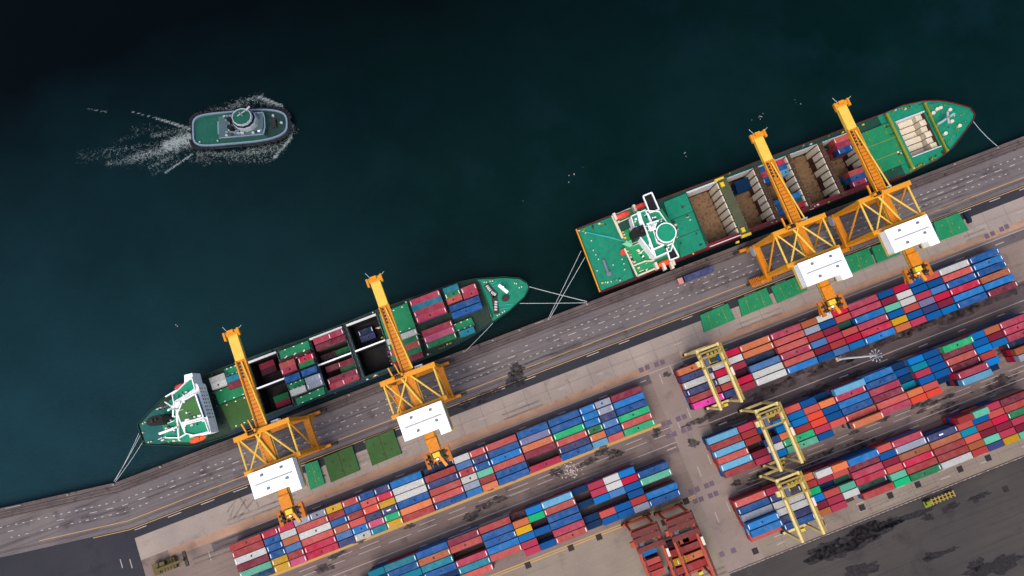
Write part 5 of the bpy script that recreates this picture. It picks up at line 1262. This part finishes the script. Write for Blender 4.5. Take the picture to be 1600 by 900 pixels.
# rail lockers / ladders on the coping
for i, (a, b, l) in enumerate(((842, 502, 3.6), (20, 790, 6), (700, 560, 2.4), (1400, 290, 3))):
    q = P(a, b, .4); m = MB(); yy = yq(q.x) - .35; m.beam((q.x - l / 2, yq(q.x - l / 2) - .35, .3), (q.x + l / 2, yq(q.x + l / 2) - .35, .3), .35, .36)
    tag(m.build('fender_beam', 'iron'), ['pale timber beam on the coping beside the larger ship stern lines', 'long pale timber beam on the dim bend of the quay', 'short timber beam on the coping near the smaller ship bow', 'timber beam on the coping under the larger ship bow'][i], 'timber beam', 'timber beams on the coping')
def line(a, za, b, zb, lb, r=.10, sag=.6):
    p, q = P(*a, za), P(*b, zb); pts = []
    for k in range(13):
        t_ = k / 12; v_ = lerp(p, q, t_); v_.z -= sag * 4 * t_ * (1 - t_); pts.append(v_)
    m = MB(); m.path(pts, r, 5); tag(m.build('mooring_line', 'rope'), lb, 'mooring line', 'mooring lines of the two ships')
line((219, 680), 4.6, (178, 752), .7, 'mooring line from the middle of the smaller ship stern', .09)
line((217, 677), 4.6, (181, 749), .7, 'outermost mooring line from the smaller ship stern', .09)
line((224, 689), 4.6, (180, 753), .7, 'mooring line from the quayside corner of the smaller ship stern', .09)
line((827, 448), 5.4, (917, 471), .7, 'mooring line running from the tip of the smaller ship bow', .13)
line((812, 474), 5.4, (917, 473), .7, 'level mooring line from the quayside flank of the smaller ship bow', .1)
line((770, 505), 5.0, (727, 549), .7, 'short breast line slanting back from the smaller ship bow', .1)
line((908, 392), 5.6, (857, 497), .7, 'outer stern line of the larger ship', .1)
line((914, 402), 5.6, (859, 497), .7, 'inner stern line of the larger ship', .11)
line((1521, 190), 5.6, (1558, 228), .7, 'mooring line from the larger ship bow to the quay', .1)

# ------------------------------------------------------------------ tugboat under way
pa, pb = P(299, 207, -1), P(455, 193, -1); ax = (pb - pa); LT = ax.length; an = math.atan2(ax.y, ax.x); ctr = (pa + pb) / 2
r = empty('tugboat', (0, 0, 0), 'dark green tugboat with white wheelhouse churning a foaming wake', 'tugboat')
BT = 8.3; hL = LT / 2
def ring(k, ko=0.0):
    pts = []
    n = 40
    for i in range(n):
        a = 2 * math.pi * i / n; cx, cy = math.cos(a), math.sin(a); e = .72 if cx > 0 else .30
        x = math.copysign(abs(cx) ** (e if cx > 0 else .32), cx); y = math.copysign(abs(cy) ** (.62 if cx > 0 else .42), cy)
        pts.append(((hL - k) * x, (BT - k) * y))
    return pts
m = MB(); secs = []
for z, k in ((-6.5, 2.4), (-3.6, .9), (-2.0, .35), (-.6, 0.0), (-.4, .25)): secs.append([(x, y, z) for x, y in ring(k)])
m.loft(secs); m.build('hull', 'tughull', r)
m = MB(); o_, i_ = ring(1.05), ring(1.7)
for k in range(40):
    j = (k + 1) % 40; m.add([(*o_[k], -.35), (*o_[j], -.35), (*o_[j], .55), (*o_[k], .55), (*i_[k], -.35), (*i_[j], -.35), (*i_[j], .55), (*i_[k], .55)], [(0, 1, 2, 3), (3, 2, 6, 7), (7, 6, 5, 4)])
m.build('bulwark', 'tuggrey', r)
m = MB()
for k in range(40):
    (x, y) = ring(-.15)[k]
    m.tube((x, y, -1.1), (x, y, -.1), .6, 8)
build_each(m, 'tyre_fender', 'rubber', r)
m = MB(); m.quad([(x, y, -.3) for x, y in ring(1.6)]); m.build('deck', 'tugdeck', r)
m = MB(); m.quad([(x, y, -.28) for x, y in ring(1.8) if x > 10.8]); m.build('fore_deck', 'tugdark', r)
m = MB(); m.box(-8.0, 10.5, -5.0, 4.4, -.3, 2.4); dh = m.build('deck_house', 'tughouse', r)
m = MB(); m.box(-8.8, -5.4, -2.9, 2.6, -.3, 1.8); m.build('winch_house', 'tuggrey', r)
m = MB(); m.rail([(-8, -5), (10.5, -5), (11.2, -2), (11.2, 2), (10.5, 4.4), (-5, 4.4)], 2.4, .35, .45, False); m.build('boat_deck_rail', 'tuggrey', dh)
wc = (3.6, 1.2)
m = MB(); m.ell(wc, 5.2, 4.6, 2.4, 5.0, 12, .97); m.build('bridge_house', 'tugwhite', r)
m = MB(); m.ell(wc, 5.0, 4.5, 5.0, 7.4, 12, .80); wh = m.build('wheelhouse', 'tugwhite', r)
m = MB(); m.ell((wc[0], wc[1]), 4.75, 4.28, 5.7, 6.8, 12, .905); m.build('window_band', 'glass', wh)
m = MB(); m.ell(wc, 3.7, 3.2, 7.4, 7.48, 12); m.build('wheelhouse_roof', 'tugdeck', wh)
m = MB(); m.rail([(wc[0] + 3.9 * math.cos(a), wc[1] + 3.5 * math.sin(a)) for a in [math.pi / 6 * k for k in range(12)]], 7.4, .3, .3); m.build('roof_rim', 'tugwhite', wh)
m = MB(); m.tube((wc[0] + .4, wc[1] + .4, 7.2), (wc[0] + .4, wc[1] + .4, 11), .25, 8, .15); m.beam((wc[0] - 1, wc[1] - .4, 9.5), (wc[0] + 2.2, wc[1] + 1.5, 9.5), .35, .25); m.beam((wc[0] + 2, wc[1] + 2.2, 8), (wc[0] + 3.6, wc[1] + 3.8, 8.2), .7, .5); m.build('mast', 'tugwhite', r)
m = MB()
for sy in (-1, 1): m.ell((-2.2, sy * 1.7 - .2), 1.1, .8, 2.4, 6.2, 12)
build_each(m, 'funnel', 'black', r)
m = MB()
rt = random.Random(4)
for _ in range(40):
    x, y = rt.uniform(-7, 9.5), rt.choice((rt.uniform(-4.7, -2.8), rt.uniform(2.6, 4.0))); m.box(x, x + rt.uniform(.4, 1.4), y, y + rt.uniform(.3, .9), 2.4, 2.4 + rt.uniform(.3, 1.2))
for _ in range(8): 
    x, y = rt.uniform(-5, -1), rt.uniform(-2.6, 2.2); m.box(x, x + .6, y, y + .5, 2.4, 3.4)
for q_ in build_each(m, 'deck_gear', 'tuggrey', r):
    if rt.random() < .4: q_.data.materials[0] = M[rt.choice(('tugwhite', 'steel', 'tughouse'))]
m = MB(); m.tube((14.5, -1.1, .6), (14.5, 1.3, .6), .8, 12); m.box(13.6, 15.4, -1.7, -1.2, -.3, 1); m.box(13.6, 15.4, 1.3, 1.8, -.3, 1); m.build('towing_winch', 'steel', r)
m = MB(); m.ell((14, 3.6), .5, .5, -.3, .6, 10); m.ell((17.4, .2), .6, .4, -.3, .7, 10); m.ell((-17, -5), .35, .35, -.3, .6, 8); m.ell((-9.5, -5.2), .35, .35, -.3, .6, 8); m.build('mooring_bitt', 'tugwhite', r)
m = MB(); m.box(8.2, 9.2, -3.8, -3.2, 2.4, 2.9); m.build('life_raft', 'white', r)
r.location = (ctr.x, ctr.y, 0); r.rotation_euler = (0, 0, an)
# wake
ca, sa = math.cos(an), math.sin(an)
def tloc(px, py):
    q = P(px, py, WZ); d = q - Vector((ctr.x, ctr.y, WZ)); return (d.x * ca + d.y * sa, -d.x * sa + d.y * ca)
segs = []    # (x0,y0,x1,y1,width,strength) in boat frame
def sg(a, b, w_, k): segs.append((*tloc(*a), *tloc(*b), w_, k))
sg((207, 175), (245, 185), .45, .80); sg((245, 185), (297, 201), .7, .86); sg((136, 170), (168, 175), .8, .62); sg((257, 271), (300, 241), .5, .86)
sg((300, 214), (262, 228), 4.2, .86); sg((300, 224), (205, 248), 3.6, .66); sg((298, 202), (240, 212), 2.6, .56); sg((250, 226), (165, 236), 3.0, .50); sg((262, 240), (170, 256), 3.4, .52); sg((290, 232), (235, 262), 2.2, .56)
sg((230, 205), (180, 222), 3.0, .44); sg((190, 240), (120, 252), 3.0, .44)
sg((300, 218), (215, 246), 8.5, .50); sg((240, 236), (130, 244), 6.5, .45); sg((300, 205), (210, 200), 5.0, .44); sg((330, 176), (410, 152), 5.0, .50); sg((455, 205), (420, 246), 5.5, .52); sg((420, 246), (300, 246), 5.5, .50); sg((300, 240), (240, 268), 4.5, .46)
sg((370, 160), (405, 152), 2.0, .66); sg((404, 151), (440, 165), .8, .92); sg((400, 156), (432, 166), 2.2, .6); sg((325, 178), (385, 160), 2.4, .60); sg((440, 166), (455, 184), .7, .72)
sg((457, 195), (453, 218), .9, .9); sg((453, 218), (429, 246), 1.1, .86); sg((440, 230), (385, 238), 3.6, .62); sg((390, 240), (310, 241), 2.4, .60); sg((352, 247), (318, 258), 1.2, .52); sg((300, 190), (340, 174), 2.4, .55)
m = MB(); m.c = []; x0, x1, y0, y1 = -72, 30, -22, 22; st = .8; nx, ny = int((x1 - x0) / st), int((y1 - y0) / st)
def dens(x, y):
    d = 0
    for (ax_, ay, bx, by, w_, k) in segs:
        dx, dy = bx - ax_, by - ay; L2 = dx * dx + dy * dy; t_ = max(0, min(1, ((x - ax_) * dx + (y - ay) * dy) / L2)); e = math.hypot(x - ax_ - dx * t_, y - ay - dy * t_) / w_
        d = max(d, k * math.exp(-e * e * .8))
    return d
vs = []
for j in range(ny + 1):
    for i in range(nx + 1):
        x, y = x0 + i * st, y0 + j * st; vs.append((ctr.x + x * ca - y * sa, ctr.y + x * sa + y * ca, WZ + .03)); d = dens(x, y); m.c.append((d, d, d, 1))
keep = [m.c[k][0] > .06 for k in range(len(m.c))]
m.v = vs; m.f = [(j * (nx + 1) + i, j * (nx + 1) + i + 1, (j + 1) * (nx + 1) + i + 1, (j + 1) * (nx + 1) + i) for j in range(ny) for i in range(nx)
                 if keep[j * (nx + 1) + i] or keep[j * (nx + 1) + i + 1] or keep[(j + 1) * (nx + 1) + i] or keep[(j + 1) * (nx + 1) + i + 1]]
o = m.build('wake_foam', 'foam'); tag(o, 'white broken foam of the wake around and behind the tugboat', 'foam', kind='stuff')

m = MB(); rf = random.Random(6)
for (a, b, sp_, n) in ((1188, 186, 8, 7), (1245, 160, 4, 3), (902, 275, 9, 5), (820, 312, 3, 1), (1075, 240, 12, 3), (275, 508, 5, 2)):
    for _ in range(n):
        q = P(a + rf.gauss(0, sp_), b + rf.gauss(0, sp_ * .6), WZ); r_ = rf.uniform(.08, .26); m.quad([(q.x + r_ * math.cos(k), q.y + r_ * .7 * math.sin(k), WZ + .04) for k in (0, 1.2, 2.3, 3.5, 4.6, 5.6)])
tag(m.build('flotsam', 'debris'), 'scattered pale specks of flotsam drifting on the dark river', 'flotsam', kind='stuff')
# ------------------------------------------------------------------ light, sky, camera
SUN_EL, SUN_AZ = math.radians(62), math.radians(215)     # azimuth measured from +Y towards +X
w = bpy.data.worlds.new('World'); sc.world = w; w.use_nodes = True; nt = w.node_tree
bg = nt.nodes['Background']; sky = nt.nodes.new('ShaderNodeTexSky'); sky.sky_type = 'NISHITA'; sky.sun_disc = False
sky.sun_elevation = SUN_EL; sky.sun_rotation = SUN_AZ; sky.air_density = 1.0; sky.dust_density = 3.0; sky.ozone_density = 1.0
nt.links.new(sky.outputs[0], bg.inputs[0]); bg.inputs[1].default_value = .15
ld = bpy.data.lights.new('sun', 'SUN'); ld.energy = 1.5; ld.angle = math.radians(40); ld.color = (1, .93, .84)
lo_ = bpy.data.objects.new('sun', ld); COL.objects.link(lo_); lo_.location = (0, 0, 400)
d = Vector((math.sin(SUN_AZ) * math.cos(SUN_EL), math.cos(SUN_AZ) * math.cos(SUN_EL), math.sin(SUN_EL)))
lo_.rotation_euler = d.to_track_quat('Z', 'Y').to_euler()
cd = bpy.data.cameras.new('camera'); cam = bpy.data.objects.new('camera', cd); COL.objects.link(cam); sc.camera = cam
cd.sensor_width = 36; cd.lens = FPX / 1600 * 36; cd.clip_end = 9000; cd.clip_start = 1
def w_of(a, b, c): v = Vector((a, b, c)); return Vector((_X.dot(v), _Y.dot(v), _Z.dot(v)))
rt_, up_, bk = w_of(CA, SA, 0), -w_of(-SA, CA, 0), -w_of(0, 0, 1)
mt = Matrix((rt_, up_, bk)).transposed().to_4x4(); mt.translation = (0, 0, HC); cam.matrix_world = mt
sc.view_settings.view_transform = 'Standard'; sc.view_settings.look = 'None'; sc.view_settings.gamma = 1; sc.view_settings.exposure = 0.75
sc.cycles.max_bounces = 6
